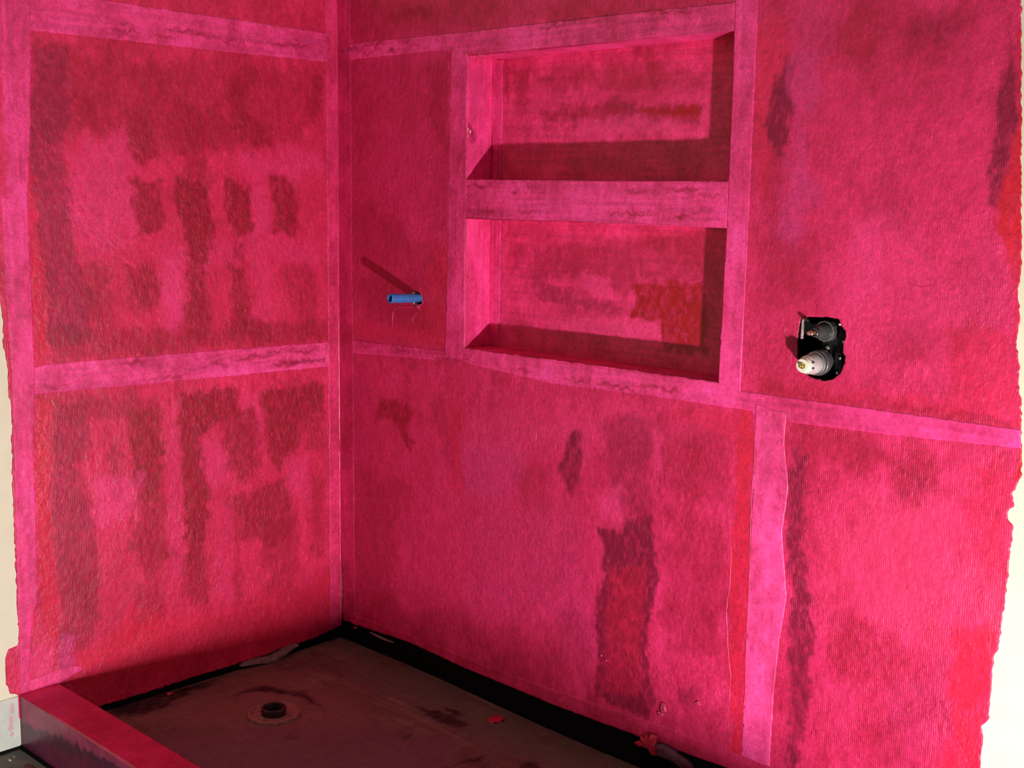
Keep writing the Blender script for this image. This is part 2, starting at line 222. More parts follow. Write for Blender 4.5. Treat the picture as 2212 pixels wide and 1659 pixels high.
  ('DD', 0.5, 0.0094, [[0.7295, 1.2146], [0.7817, 1.1921], [0.8992, 1.1617], [0.9951, 1.1557], [1.0419, 1.1468], [1.0269, 1.1337], [0.9164, 1.1282], [0.817, 1.1375], [0.7483, 1.152]]),
  ('P', 0.5, 0.0047, [[0.8973, 1.2257], [0.9963, 1.2139], [0.9823, 1.1646], [0.905, 1.1843]]),
  ('OR', 0.95, 0.0071, [[1.0777, 1.2064], [1.2299, 1.222], [1.302, 1.2192], [1.3183, 1.041], [1.18, 1.0451], [1.1684, 1.1182], [1.0658, 1.1174], [1.0944, 1.1624]]),
  ('P', 0.5, 0.0071, [[0.7842, 1.0908], [0.9006, 1.1147], [1.1684, 1.1182], [1.1675, 1.0675], [0.9824, 1.0633], [0.7849, 1.0628]]),
  ('D', 0.4, 0.0118, [[0.7834, 1.1225], [1.0576, 1.1336], [1.0431, 1.1108], [0.8515, 1.1023]]),
  ('D', 0.6, 0.0047, [[0.5765, 1.3568], [0.602, 1.3574], [0.6074, 1.0572], [0.5778, 1.0548]]),
  ('P', 0.4, 0.0047, [[0.6093, 1.3563], [0.631, 1.3567], [0.633, 1.0593], [0.611, 1.0575]]),
  ('D', 0.4, 0.0235, [[1.1247, 1.3398], [1.3007, 1.3392], [1.3034, 1.2778], [1.1556, 1.2945]]),
 ],
}
SHAPES = {
 'membrane_left': [[-1.0443, 1.9387], [0.057, 2.0893], [0.0582, 0.8698], [0.0433, 0.045], [0.0164, 0.0453], [-0.0703, 0.0295], [-0.1795, 0.0207], [-0.2498, 0.0225], [-0.3185, 0.0184], [-0.4181, 0.0175], [-0.576, 0.0169], [-0.7245, 0.015], [-0.8371, 0.0157], [-0.9049, 0.0148], [-0.9537, 0.1109], [-1.0678, 0.1143], [-1.0895, 0.1244], [-1.0998, 0.1628], [-1.0969, 0.2248], [-1.0886, 0.2452], [-1.064, 0.2487], [-1.0601, 0.278], [-1.0604, 0.3781], [-1.0596, 0.5508], [-1.0558, 0.7325], [-1.0515, 0.8757], [-1.0569, 0.9119], [-1.0559, 0.9826], [-1.0657, 1.0479], [-1.0614, 1.0884], [-1.0662, 1.1582], [-1.0688, 1.2502], [-1.0568, 1.5437]],
 'membrane_back': [[-0.0174, 2.0834], [2.0608, 1.852], [2.0809, 1.5865], [2.1022, 1.315], [2.1022, 1.2794], [2.1005, 1.2435], [2.1083, 1.1992], [2.1049, 1.1492], [2.1142, 1.1093], [2.1142, 1.0729], [2.1225, 1.0465], [2.1342, 0.8917], [2.1257, 0.8716], [2.1194, 0.8593], [2.1235, 0.8291], [2.1133, 0.8178], [2.1145, 0.802], [2.1262, 0.792], [2.124, 0.7491], [2.1221, 0.663], [2.1179, 0.5946], [2.1156, 0.5358], [2.1068, 0.5158], [2.1067, 0.4647], [2.1053, 0.3801], [2.0921, 0.363], [2.0974, 0.3427], [2.0963, 0.292], [2.0991, 0.2121], [2.0843, 0.0625], [1.8863, 0.0586], [1.6529, 0.0724], [1.5262, 0.0695], [1.4192, 0.0661], [1.3339, 0.0642], [1.0953, 0.0596], [0.9317, 0.0572], [0.568, 0.0645], [0.3314, 0.078], [0.258, 0.0794], [0.0539, 0.0662], [0.0112, 0.0616]],
 'L_top': [[-1.0457, 1.9094], [-0.743, 1.9072], [-0.3743, 1.904], [0.0111, 1.8993], [0.0121, 1.8162], [-0.3764, 1.813], [-0.7941, 1.8124], [-0.9547, 1.8118], [-1.0461, 1.8087]],
 'L_mid': [[-1.04, 0.9671], [-0.9469, 0.9779], [-0.5483, 0.9748], [0.0051, 0.967], [0.0063, 0.8907], [-0.5506, 0.8973], [-0.9958, 0.9031], [-1.043, 0.9033]],
 'L_corner': [[-0.0449, 2.0753], [0.057, 2.0893], [0.0498, 1.0182], [0.0433, 0.045], [0.0126, 0.0431], [-0.0442, 0.0322], [-0.0453, 1.0242]],
 'L_edge': [[-1.0398, 1.9393], [-0.9519, 1.9513], [-0.9726, 1.5474], [-0.9866, 1.3985], [-0.986, 1.2014], [-0.987, 0.9646], [-1.0003, 0.7243], [-1.0045, 0.3526], [-1.0211, 0.3186], [-1.042, 0.1336], [-1.0622, 0.1267], [-1.0601, 0.278], [-1.0511, 0.7318], [-1.047, 0.9701], [-1.0522, 1.1575], [-1.053, 1.4318]],
 'L_foot': [[-1.0617, 0.1392], [-1.0415, 0.1437], [-0.9649, 0.153], [-0.9061, 0.1499], [-0.8866, 0.1366], [-0.9535, 0.116], [-1.0628, 0.1153]],
 'B_corner': [[-0.0174, 2.0834], [0.064, 2.0744], [0.0686, 1.0268], [0.0726, 0.0663], [0.016, 0.0581], [-0.0256, 1.0193]],
 'B_top': [[0.0092, 1.869], [0.5468, 1.8628], [1.0368, 1.8622], [1.438, 1.8587], [1.4411, 1.7954], [1.4264, 1.7956], [1.0389, 1.7992], [0.6157, 1.8017], [0.4622, 1.8222], [0.0132, 1.8225]],
 'B_jl': [[0.5032, 1.8217], [0.5674, 1.8074], [0.568, 1.4671], [0.5638, 1.3644], [0.5645, 0.9984], [0.5536, 0.9671], [0.4848, 0.9696], [0.4969, 1.323], [0.5001, 1.579]],
 'B_mull': [[0.5625, 1.4671], [1.4276, 1.4625], [1.4264, 1.3565], [1.0531, 1.3594], [0.5619, 1.3644]],
 'B_jr': [[1.4251, 1.9228], [1.4854, 1.916], [1.4846, 1.5567], [1.4831, 1.246], [1.4812, 0.9831], [1.4205, 0.9957], [1.4264, 1.3565], [1.4276, 1.4625], [1.4264, 1.7956]],
 'B_mid': [[0.0042, 0.978], [0.5097, 0.9826], [0.5626, 0.9982], [1.0648, 0.9992], [1.4204, 0.9979], [1.481, 0.9853], [1.8276, 0.9855], [2.1263, 0.9847], [2.129, 0.9482], [1.8308, 0.9351], [1.6182, 0.93], [1.5241, 0.9248], [1.5132, 0.9427], [1.2986, 0.9433], [0.8776, 0.9363], [0.5575, 0.9582], [0.0037, 0.9341]],
 'B_vert': [[1.5247, 0.9604], [1.6053, 0.9494], [1.6033, 0.877], [1.6191, 0.7835], [1.6082, 0.6736], [1.6283, 0.5251], [1.6132, 0.3993], [1.6069, 0.2851], [1.6054, 0.1707], [1.604, 0.0549], [1.5267, 0.0602], [1.5287, 0.0986], [1.5278, 0.3762], [1.5264, 0.6571]],
 'B_foot': [[0.0752, 0.0901], [0.3652, 0.0972], [0.6522, 0.0882], [0.9307, 0.0954], [1.3321, 0.1089], [1.5243, 0.1088], [1.8833, 0.1064], [1.8863, 0.0586], [1.6532, 0.0668], [1.5264, 0.0649], [1.3341, 0.0593], [1.0954, 0.0545], [0.9319, 0.0519], [0.5681, 0.0589], [0.3314, 0.072], [0.0538, 0.06]],
 'valve_hole': [[1.6277, 1.162], [1.6457, 1.1695], [1.6965, 1.1723], [1.721, 1.1712], [1.7308, 1.155], [1.7401, 1.1457], [1.742, 1.1329], [1.7371, 1.1224], [1.7364, 1.0983], [1.7423, 1.0908], [1.7421, 1.0757], [1.7365, 1.06], [1.7264, 1.0437], [1.7101, 1.0358], [1.6934, 1.0319], [1.6728, 1.0347], [1.6529, 1.0408], [1.6375, 1.0474], [1.6275, 1.0608], [1.6253, 1.0793], [1.6241, 1.1205]],
 'pipe_hole': [[0.3368, 1.1409], [0.3611, 1.1478], [0.3792, 1.1408], [0.3893, 1.1267], [0.3874, 1.1131], [0.3714, 1.1066], [0.3512, 1.1066], [0.3369, 1.1164]],
 'scrap_pink': [[1.2136, 0.0406], [1.2282, 0.0504], [1.2373, 0.0459], [1.2337, 0.0647], [1.2457, 0.0612], [1.2524, 0.0783], [1.2634, 0.062], [1.267, 0.0818], [1.286, 0.0818], [1.2838, 0.0638], [1.2931, 0.0495], [1.2851, 0.0295], [1.2706, 0.0271], [1.2613, 0.0389], [1.2436, 0.038], [1.2258, 0.0346]],
 'scrap_mauve': [[1.2752, 0.0585], [1.3011, 0.067], [1.3328, 0.0628], [1.3658, 0.0544], [1.3928, 0.0442], [1.4017, 0.0303], [1.3882, 0.0208], [1.354, 0.0333], [1.317, 0.0305], [1.285, 0.032]],
 'petal': [[0.7858, -0.1104], [0.7804, -0.094], [0.7922, -0.0732], [0.8119, -0.075], [0.8355, -0.103], [0.8258, -0.1256], [0.8081, -0.1309]],
}
RIDGES = {
 'L': [
  (0.0016, [[-0.9929, 1.1547], [-1.0045, 1.0848], [-0.9913, 0.977]]),
  (0.0012, [[-1.0198, 1.1443], [-1.0129, 1.0853], [-1.0124, 1.044]]),
  (0.0012, [[-1.016, 0.7023], [-1.0231, 0.6546], [-1.018, 0.6046]]),
  (0.001, [[-0.7022, 0.6675], [-0.7026, 0.5757]]),
  (0.0012, [[-0.9887, 0.8987], [-0.9453, 0.9002], [-0.8947, 0.8998]]),
  (0.0015, [[-1.0163, 0.1455], [-1.0002, 0.1667]]),
  (0.0012, [[-1.0169, 0.188], [-1.0017, 0.1889], [-0.9828, 0.1838]]),
  (0.0012, [[-0.9091, 0.237], [-0.9101, 0.1484]]),
  (0.001, [[-0.171, 0.6026], [-0.1721, 0.5297]]),
 ],
 'B': [
  (0.0022, [[1.5223, 0.9353], [1.5251, 0.6569], [1.5278, 0.3762], [1.5281, 0.1101]]),
  (0.0014, [[1.4653, 0.6785], [1.4748, 0.5904], [1.4754, 0.5225], [1.4684, 0.4523], [1.4779, 0.3626], [1.489, 0.2962], [1.4893, 0.1796], [1.4967, 0.1349]]),
  (0.0016, [[1.4837, 1.8573], [1.4822, 1.5568], [1.4785, 1.2879], [1.4798, 1.0111]]),
  (0.0012, [[0.5014, 1.8169], [0.4994, 1.4518], [0.4981, 1.1929], [0.4943, 0.9812]]),
  (0.0012, [[0.5217, 1.8155], [0.5201, 1.4518], [0.5171, 1.1939]]),
  (0.0016, [[0.5602, 1.8005], [0.5605, 1.6276], [0.5643, 1.4709]]),
  (0.0014, [[0.5602, 1.3503], [0.5584, 1.1961], [0.5568, 1.0135]]),
  (0.0012, [[0.6192, 1.8026], [0.8863, 1.8014], [1.1815, 1.7993], [1.4227, 1.7969]]),
  (0.0018, [[0.573, 1.3633], [0.6615, 1.3602], [0.8978, 1.3605], [1.1984, 1.3594], [1.4226, 1.3575]]),
  (0.0012, [[0.5736, 1.462], [1.0499, 1.46], [1.4227, 1.4604]]),
  (0.0018, [[0.5758, 0.9955], [0.9073, 0.9938], [1.2124, 0.995], [1.4167, 0.9941]]),
  (0.0012, [[0.6818, 0.9927], [0.6928, 0.981]]),
  (0.0014, [[0.7454, 0.9951], [0.7561, 0.981]]),
  (0.0024, [[0.3711, 1.1726], [0.3772, 1.1488], [0.3873, 1.1333], [0.3894, 1.1132], [0.3714, 1.1025], [0.3553, 1.0933]]),
  (0.0026, [[0.2583, 1.0309], [0.2562, 1.0557], [0.2604, 1.081], [0.2751, 1.0903], [0.3206, 1.0963], [0.3512, 1.0998], [0.3573, 1.0934]]),
  (0.0024, [[0.3473, 1.0492], [0.3472, 1.0696], [0.3594, 1.0814], [0.3734, 1.0865]]),
  (0.001, [[0.6298, 0.8374], [0.6339, 0.8116]]),
  (0.001, [[0.8457, 0.8019], [0.8432, 0.7635]]),
  (0.001, [[0.8498, 0.8403], [0.8452, 0.8208]]),
  (0.0016, [[1.5981, 0.9717], [1.5987, 0.9401], [1.6051, 0.9092]]),
  (0.0012, [[1.614, 0.9632], [1.6128, 0.942]]),
  (0.0014, [[1.676, 0.9784], [1.6687, 0.966], [1.6611, 0.9567]]),
  (0.0012, [[1.6044, 0.8772], [1.602, 0.8342]]),
  (0.0014, [[1.5519, 0.6953], [1.5492, 0.6286], [1.5587, 0.5641], [1.5727, 0.534]]),
  (0.0012, [[1.5354, 0.6034], [1.5525, 0.5627], [1.5687, 0.5386]]),
  (0.0012, [[1.595, 0.4168], [1.5831, 0.3347], [1.5759, 0.23]]),
  (0.001, [[1.6047, 0.397], [1.5996, 0.3282]]),
  (0.0012, [[1.7284, 0.7817], [1.7274, 0.7606]]),
  (0.0012, [[1.8777, 0.6974], [1.8769, 0.6769]]),
  (0.001, [[1.7391, 1.3774], [1.7544, 1.3389], [1.7675, 1.3004], [1.7701, 1.2223]]),
  (0.001, [[1.6131, 1.4447], [1.6227, 1.3948], [1.6227, 1.3547]]),
  (0.001, [[1.6155, 1.1918], [1.6166, 1.1302], [1.6089, 1.0568]]),
  (0.0014, [[1.5936, 1.1438], [1.5896, 1.13]]),
  (0.001, [[1.6947, 1.0095], [1.7007, 1.0235], [1.7093, 1.0306]]),
  (0.001, [[1.8721, 1.2575], [1.9028, 1.2498], [1.932, 1.2562]]),
  (0.001, [[1.7582, 1.2412], [1.7723, 1.2224], [1.7704, 1.1829]]),
  (0.001, [[1.7837, 1.2622], [1.7929, 1.1649], [1.8075, 1.0676]]),
  (0.0012, [[1.8199, 1.0738], [1.8284, 1.055], [1.8499, 1.0475], [1.8749, 1.0601]]),
  (0.001, [[1.9043, 1.0779], [1.9162, 1.0502]]),
  (0.001, [[2.0177, 0.7268], [2.0335, 0.6126], [2.0365, 0.5143]]),
  (0.001, [[2.0922, 0.5978], [2.0994, 0.5509], [2.1004, 0.512]]),
  (0.001, [[1.9675, 0.3624], [1.9806, 0.3972]]),
  (0.0012, [[1.721, 1.1712], [1.7329, 1.1561], [1.7424, 1.1449], [1.7443, 1.1311], [1.7385, 1.1186], [1.7388, 1.0955]]),
  (0.0016, [[1.6706, 1.0324], [1.6936, 1.0288], [1.7157, 1.0354], [1.7346, 1.0537]]),
 ],
}

# ------------------------------------------------------------------ noise
def _lat(seed):
    return np.random.RandomState(seed).rand(257, 257)
_L = {}
def vnoise(u, v, seed=0):
    if seed not in _L:
        _L[seed] = _lat(seed)
    t = _L[seed]
    iu = np.floor(u).astype(int); iv = np.floor(v).astype(int)
    fu = u - iu; fv = v - iv
    fu = fu * fu * (3 - 2 * fu); fv = fv * fv * (3 - 2 * fv)
    iu %= 256; iv %= 256
    a = t[iu, iv]; b = t[iu + 1, iv]; c = t[iu, iv + 1]; d = t[iu + 1, iv + 1]
    return (a * (1 - fu) + b * fu) * (1 - fv) + (c * (1 - fu) + d * fu) * fv
def fbm(u, v, seed=0, octaves=4):
    s = 0; amp = 0.5; tot = 0
    for k in range(octaves):
        s = s + amp * vnoise(u * 2 ** k + 31.7 * k, v * 2 ** k + 11.3 * k, seed + k)
        tot += amp; amp *= 0.55
    return s / tot          # 0..1, mean .5

def seg_dist(px, py, poly, closed=True):
    """distance to a polyline and, for closed ones, the inside test"""
    n = len(poly)
    d2 = np.full(px.shape, 1e9)
    qx = px.copy(); qy = py.copy()
    inside = np.zeros(px.shape, bool)
    for i in range(n if closed else n - 1):
        x0, y0 = poly[i]; x1, y1 = poly[(i + 1) % n]
        ex, ey = x1 - x0, y1 - y0
        L = ex * ex + ey * ey + 1e-12
        t = np.clip(((px - x0) * ex + (py - y0) * ey) / L, 0, 1)
        cx = x0 + t * ex; cy = y0 + t * ey
        dd = (px - cx) ** 2 + (py - cy) ** 2
        k = dd < d2
        d2 = np.where(k, dd, d2); qx = np.where(k, cx, qx); qy = np.where(k, cy, qy)
        if closed:
            cond = ((y0 > py) != (y1 > py))
            with np.errstate(divide='ignore', invalid='ignore'):
                xi = (x1 - x0) * (py - y0) / (y1 - y0 + 1e-15) + x0
            inside ^= cond & (px < xi)
    return np.sqrt(d2), inside, qx, qy

def ragged(poly, amp=0.0015, step=0.008, seed=1):
    out = []
    n = len(poly)
    rs = np.random.RandomState(seed)
    for i in range(n):
        a = np.array(poly[i]); b = np.array(poly[(i + 1) % n])
        L = np.linalg.norm(b - a)
        k = max(1, int(L / step))
        nrm = np.array([-(b - a)[1], (b - a)[0]]) / (L + 1e-9)
        for j in range(k):
            out.append(tuple(a + (b - a) * j / k + nrm * rs.normal() * amp * (1 if j else .4)))
    return out

# ------------------------------------------------------------------ paint colours (linear albedo, 4th = how far the fleece cords show)
PAL = {
 'M':  (0.640, 0.0190, 0.115, .40), 'M2': (0.690, 0.0225, 0.115, .60),
 'ML': (0.700, 0.0200, 0.095, .45), 'P':  (0.880, 0.0520, 0.230, .15), 'P2': (0.880, 0.0420, 0.150, .45),
 'D':  (0.360, 0.0060, 0.028, .55), 'DD': (0.270, 0.0065, 0.042, .75),
 'O':  (0.700, 0.0150, 0.055, .15), 'O2': (0.640, 0.0170, 0.036, .10), 'OR': (0.400, 0.0050, 0.014, .10),
 'U':  (0.640, 0.0360, 0.180, .45),
 'FU': (0.130, 0.0200, 0.070, .10), 'FP': (0.260, 0.0200, 0.090, .10),
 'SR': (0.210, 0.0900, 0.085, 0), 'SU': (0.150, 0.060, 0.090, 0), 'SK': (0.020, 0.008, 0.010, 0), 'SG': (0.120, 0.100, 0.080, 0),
}

def paint(kind, u, v, base, streak=0.0):
    col = np.empty((len(u), 4)); col[:] = base
    # broad uneven film thickness
    n1 = fbm(u * 9, v * 6, 11); n2 = fbm(u * 40, v * 26, 21)
    n3 = fbm(u * 130, v * 95, 25, 3)
    t = (n1 - .5) * .55 + (n2 - .5) * .42 + (n3 - .5) * .30
    col[:, :3] *= (1 + t)[:, None] ** 1.2
    col[:, 1] *= 1 + t * .8
    col[:, 2] *= 1 + t * .8
    if streak:
        s = fbm(u * (6 if streak > 0 else 120), v * (120 if streak > 0 else 6), 41, 3) - .5
        col[:, :3] *= (1 + s * abs(streak))[:, None]
    for i, (c, strength, soft, poly) in enumerate(PATCHES.get(kind, [])):
        P = np.array(poly); lo = P.min(0) - soft * 2 - .01; hi = P.max(0) + soft * 2 + .01
        k = np.where((u > lo[0]) & (u < hi[0]) & (v > lo[1]) & (v < hi[1]))[0]
        if not len(k):
            continue
        uu, vv = u[k], v[k]
        sc = min(60, 0.8 / (soft + .004))
        amp = soft * 1.5 + .006
        wu = uu + (fbm(uu * sc, vv * sc * .7, 50 + i % 7) - .5) * amp * 2
        wv = vv + (fbm(uu * sc + 9, vv * sc * .7 + 5, 60 + i % 7) - .5) * amp * 2
        wu += (fbm(uu * 95, vv * 70, 91) - .5) * .010; wv += (fbm(uu * 95 + 3, vv * 70 + 8, 92) - .5) * .012
        d, ins, _, _ = seg_dist(wu, wv, poly)
        sd = np.where(ins, d, -d)
        x = np.clip(sd / (soft + .0015) * .5 + .5, 0, 1)
        x = x * x * (3 - 2 * x)
        body = np.clip(.5 + (fbm(uu * 95, vv * 60, 70 + i % 5, 4) - .5) * 2.6, 0, 1)
        wgt = x * strength * np.clip(.72 + .60 * body, 0, 1.15)
        if soft < .0075:
            wgt = x * strength * np.clip(.7 + .6 * body, 0, 1.05)
        wgt = np.clip(wgt, 0, 1)[:, None]
        tgt = np.array(PAL[c])
        mod = np.clip(1 + (fbm(uu * 90, vv * 70, 81, 2) - .5) * .35, .5, 1.5)[:, None]
        col[k] = col[k] * (1 - wgt) + np.concatenate([tgt[:3] * mod, np.full_like(mod, tgt[3])], 1) * wgt
    return np.clip(col, 0, 1)

def relief(u, v, seed=5):
    r = (fbm(u * 14, v * 10, seed, 3) - .5) * .0022 + (fbm(u * 90, v * 60, seed + 9, 3) - .5) * .0016
    lump = fbm(u * 4, v * 3, seed + 20, 2)
    r = r + (fbm(u * 170, v * 120, seed + 30, 2) - .5) * .0009 * np.clip((lump - .35) * 3, 0, 1)
    return r

# ------------------------------------------------------------------ materials
def base_mat(name):
    mt = bpy.data.materials.new(name); mt.use_nodes = True
    nt = mt.node_tree
    return mt, nt, nt.nodes['Principled BSDF']

def membrane_mat(name, axis, rough=.40, rib=1.0, orange=1.0):
    """rolled-on rubber membrane over fleece: colour from the 'coat' attribute, fine relief from noise and cords"""
    mt, nt, b = base_mat(name)
    N = nt.nodes.new; L = nt.links.new
    at = N('ShaderNodeAttribute'); at.attribute_name = 'coat'
    tc = N('ShaderNodeTexCoord')
    # fine mottling
    n1 = N('ShaderNodeTexNoise'); n1.inputs['Scale'].default_value = 210; n1.inputs['Detail'].default_value = 5
    L(tc.outputs['Object'], n1.inputs['Vector'])
    mr = N('ShaderNodeMapRange'); mr.inputs[1].default_value = .3; mr.inputs[2].default_value = .7
    mr.inputs[3].default_value = .80; mr.inputs[4].default_value = 1.18
    L(n1.outputs['Fac'], mr.inputs[0])
    mx = N('ShaderNodeMix'); mx.data_type = 'RGBA'; mx.blend_type = 'MULTIPLY'; mx.inputs[0].default_value = 1
    L(at.outputs['Color'], mx.inputs[6]); L(mr.outputs[0], mx.inputs[7])
    L(mx.outputs[2], b.inputs['Base Color'])
    # cords in the fleece
    wv = N('ShaderNodeTexWave'); wv.wave_type = 'BANDS'; wv.bands_direction = axis
    wv.inputs['Scale'].default_value = 2 * math.pi / .0048 / 20
    wv.inputs['Distortion'].default_value = 1.0; wv.inputs['Detail'].default_value = 1.0
    wv.inputs['Detail Scale'].default_value = 30
    L(tc.outputs['Object'], wv.inputs['Vector'])
    rm = N('ShaderNodeMath'); rm.operation = 'MULTIPLY'
    L(wv.outputs['Fac'], rm.inputs[0]); L(at.outputs['Alpha'], rm.inputs[1])
    b1 = N('ShaderNodeBump'); b1.inputs['Strength'].default_value = .50 * rib; b1.inputs['Distance'].default_value = .0013
    L(rm.outputs[0], b1.inputs['Height'])
    # roller orange peel, patchy
    n2 = N('ShaderNodeTexNoise'); n2.inputs['Scale'].default_value = 120; n2.inputs['Detail'].default_value = 3; n2.inputs['Distortion'].default_value = .6
    mp = N('ShaderNodeMapping'); mp.inputs['Scale'].default_value = (1.0, 1.0, .62)
    L(tc.outputs['Object'], mp.inputs['Vector']); L(mp.outputs[0], n2.inputs['Vector'])
    n3 = N('ShaderNodeTexNoise'); n3.inputs['Scale'].default_value = 7; n3.inputs['Detail'].default_value = 2
    L(tc.outputs['Object'], n3.inputs['Vector'])
    r3 = N('ShaderNodeMapRange'); r3.inputs[1].default_value = .35; r3.inputs[2].default_value = .65
    r3.inputs[3].default_value = .35; r3.inputs[4].default_value = 1
    L(n3.outputs['Fac'], r3.inputs[0])
    m3 = N('ShaderNodeMath'); m3.operation = 'MULTIPLY'; L(n2.outputs['Fac'], m3.inputs[0]); L(r3.outputs[0], m3.inputs[1])
    b2 = N('ShaderNodeBump'); b2.inputs['Strength'].default_value = .85 * orange; b2.inputs['Distance'].default_value = .0028
    L(m3.outputs[0], b2.inputs['Height']); L(b1.outputs[0], b2.inputs['Normal'])
    # brush streaks along the piece
    n4 = N('ShaderNodeTexNoise'); n4.inputs['Scale'].default_value = 420; n4.inputs['Detail'].default_value = 2
    L(tc.outputs['Object'], n4.inputs['Vector'])
    b3 = N('ShaderNodeBump'); b3.inputs['Strength'].default_value = .18; b3.inputs['Distance'].default_value = .0005
    L(n4.outputs['Fac'], b3.inputs['Height']); L(b2.outputs[0], b3.inputs['Normal'])
    L(b3.outputs[0], b.inputs['Normal'])
    b.inputs['Roughness'].default_value = rough
    b.inputs['Specular IOR Level'].default_value = .42
    return mt

def simple_mat(name, col, rough=.5, metal=0, noise=None, bump=0, scale=60, spec=.5):
    mt, nt, b = base_mat(name)
    b.inputs['Base Color'].default_value = (*col, 1)
    b.inputs['Roughness'].default_value = rough
    b.inputs['Metallic'].default_value = metal
    b.inputs['Specular IOR Level'].default_value = spec
    N = nt.nodes.new; L = nt.links.new
    if noise or bump:
        tc = N('ShaderNodeTexCoord')
        n = N('ShaderNodeTexNoise'); n.inputs['Scale'].default_value = scale; n.inputs['Detail'].default_value = 6
        L(tc.outputs['Object'], n.inputs['Vector'])
        if noise:
            cr = N('ShaderNodeValToRGB')
            cr.color_ramp.elements[0].position = .35; cr.color_ramp.elements[1].position = .68
            cr.color_ramp.elements[0].color = (*noise, 1); cr.color_ramp.elements[1].color = (*col, 1)
            L(n.outputs['Fac'], cr.inputs[0]); L(cr.outputs[0], b.inputs['Base Color'])
        if bump:
            bp = N('ShaderNodeBump'); bp.inputs['Strength'].default_value = bump; bp.inputs['Distance'].default_value = .002
            L(n.outputs['Fac'], bp.inputs['Height']); L(bp.outputs[0], b.inputs['Normal'])
    return mt

M_back = membrane_mat('rolled_membrane_niche_wall', 'X', rib=1.0)
M_left = membrane_mat('rolled_membrane_left_wall', 'Y', rib=.8)
M_tape = membrane_mat('brushed_membrane_strip', 'Z', rough=.42, rib=.55, orange=.3)
M_niche = membrane_mat('brushed_membrane_niche', 'Z', rough=.42, rib=.45, orange=.2)
M_curb = membrane_mat('smooth_membrane_curb', 'Z', rough=.34, rib=0, orange=.12)
M_ridge = simple_mat('thick_membrane_ridge', (.80, .040, .16), .42, noise=(.62, .025, .10), scale=90)
M_lump = simple_mat('peeling_membrane', (.80, .07, .20), .5, noise=(.45, .02, .08), scale=150)
M_dry = simple_mat('cream_wall_paint', (.84, .80, .62), .6, noise=(.80, .75, .56), scale=12, bump=.15)
M_base = simple_mat('greyed_white_trim', (.66, .68, .62), .5, noise=(.58, .60, .55), scale=25, bump=.1)
M_black = simple_mat('black_liner', (.004, .004, .0045), .85, bump=.3, scale=80, spec=.08)
M_box = simple_mat('valve_box_black', (.006, .006, .007), .6, spec=.25)
M_dark = simple_mat('dark_grey_plastic', (.055, .055, .058), .32)
M_steel = simple_mat('brushed_metal', (.70, .67, .67), .34, .45, bump=.05, scale=200)
M_ring = simple_mat('dull_metal_ring', (.42, .38, .38), .38, .85, bump=.1, scale=200)
M_white = simple_mat('ivory_plastic', (.80, .77, .62), .35)
M_brass = simple_mat('brass', (.80, .62, .22), .25, 1.0)
M_copper = simple_mat('worn_copper', (.62, .34, .27), .35, .7, noise=(.40, .17, .12), scale=300)
M_blue = simple_mat('blue_plastic_pipe', (.045, .20, .56), .28, noise=(.035, .15, .46), scale=90)
M_bluein = simple_mat('pipe_bore', (.01, .02, .04), .6)
M_drain = simple_mat('black_drain_pipe', (.035, .012, .014), .45)
M_flange = simple_mat('clamp_ring_stained', (.38, .18, .17), .6, noise=(.20, .08, .08), scale=90, bump=.5)
M_petal = simple_mat('crimson_paint_scrap', (.62, .02, .07), .4, bump=.2)
M_torn = simple_mat('torn_fleece', (.30, .20, .20), .8, noise=(.16, .10, .10), scale=120)
M_floor = simple_mat('worn_bathroom_floor', (.17, .15, .125), .65, noise=(.10, .085, .072), scale=28, bump=.6)
M_plaster = simple_mat('plaster_crumb', (.6, .58, .52), .8)
M_ceil = simple_mat('ceiling_paint', (.45, .43, .38), .8)

# ------------------------------------------------------------------ object helpers
def link(name, me, mat, parent=None, **props):
    o = bpy.data.objects.new(name, me)
    C.objects.link(o)
    if mat: me.materials.append(mat)
    if parent: o.parent = parent
    for k, v in props.items(): o[k] = v
    return o

def thing(name, label, cat, loc=(0, 0, 0), **props):
    o = bpy.data.objects.new(name, None); C.objects.link(o)
    o.location = loc; o.empty_display_size = .05
    o['label'] = label; o['category'] = cat
    for k, v in props.items(): o[k] = v
    return o

def mesh_bm(name, bm, mat, parent=None, smooth=True, **props):
    me = bpy.data.meshes.new(name); bm.to_mesh(me); bm.free()
    if smooth:
        me.polygons.foreach_set('use_smooth', [True] * len(me.polygons))
    return link(name, me, mat, parent, **props)

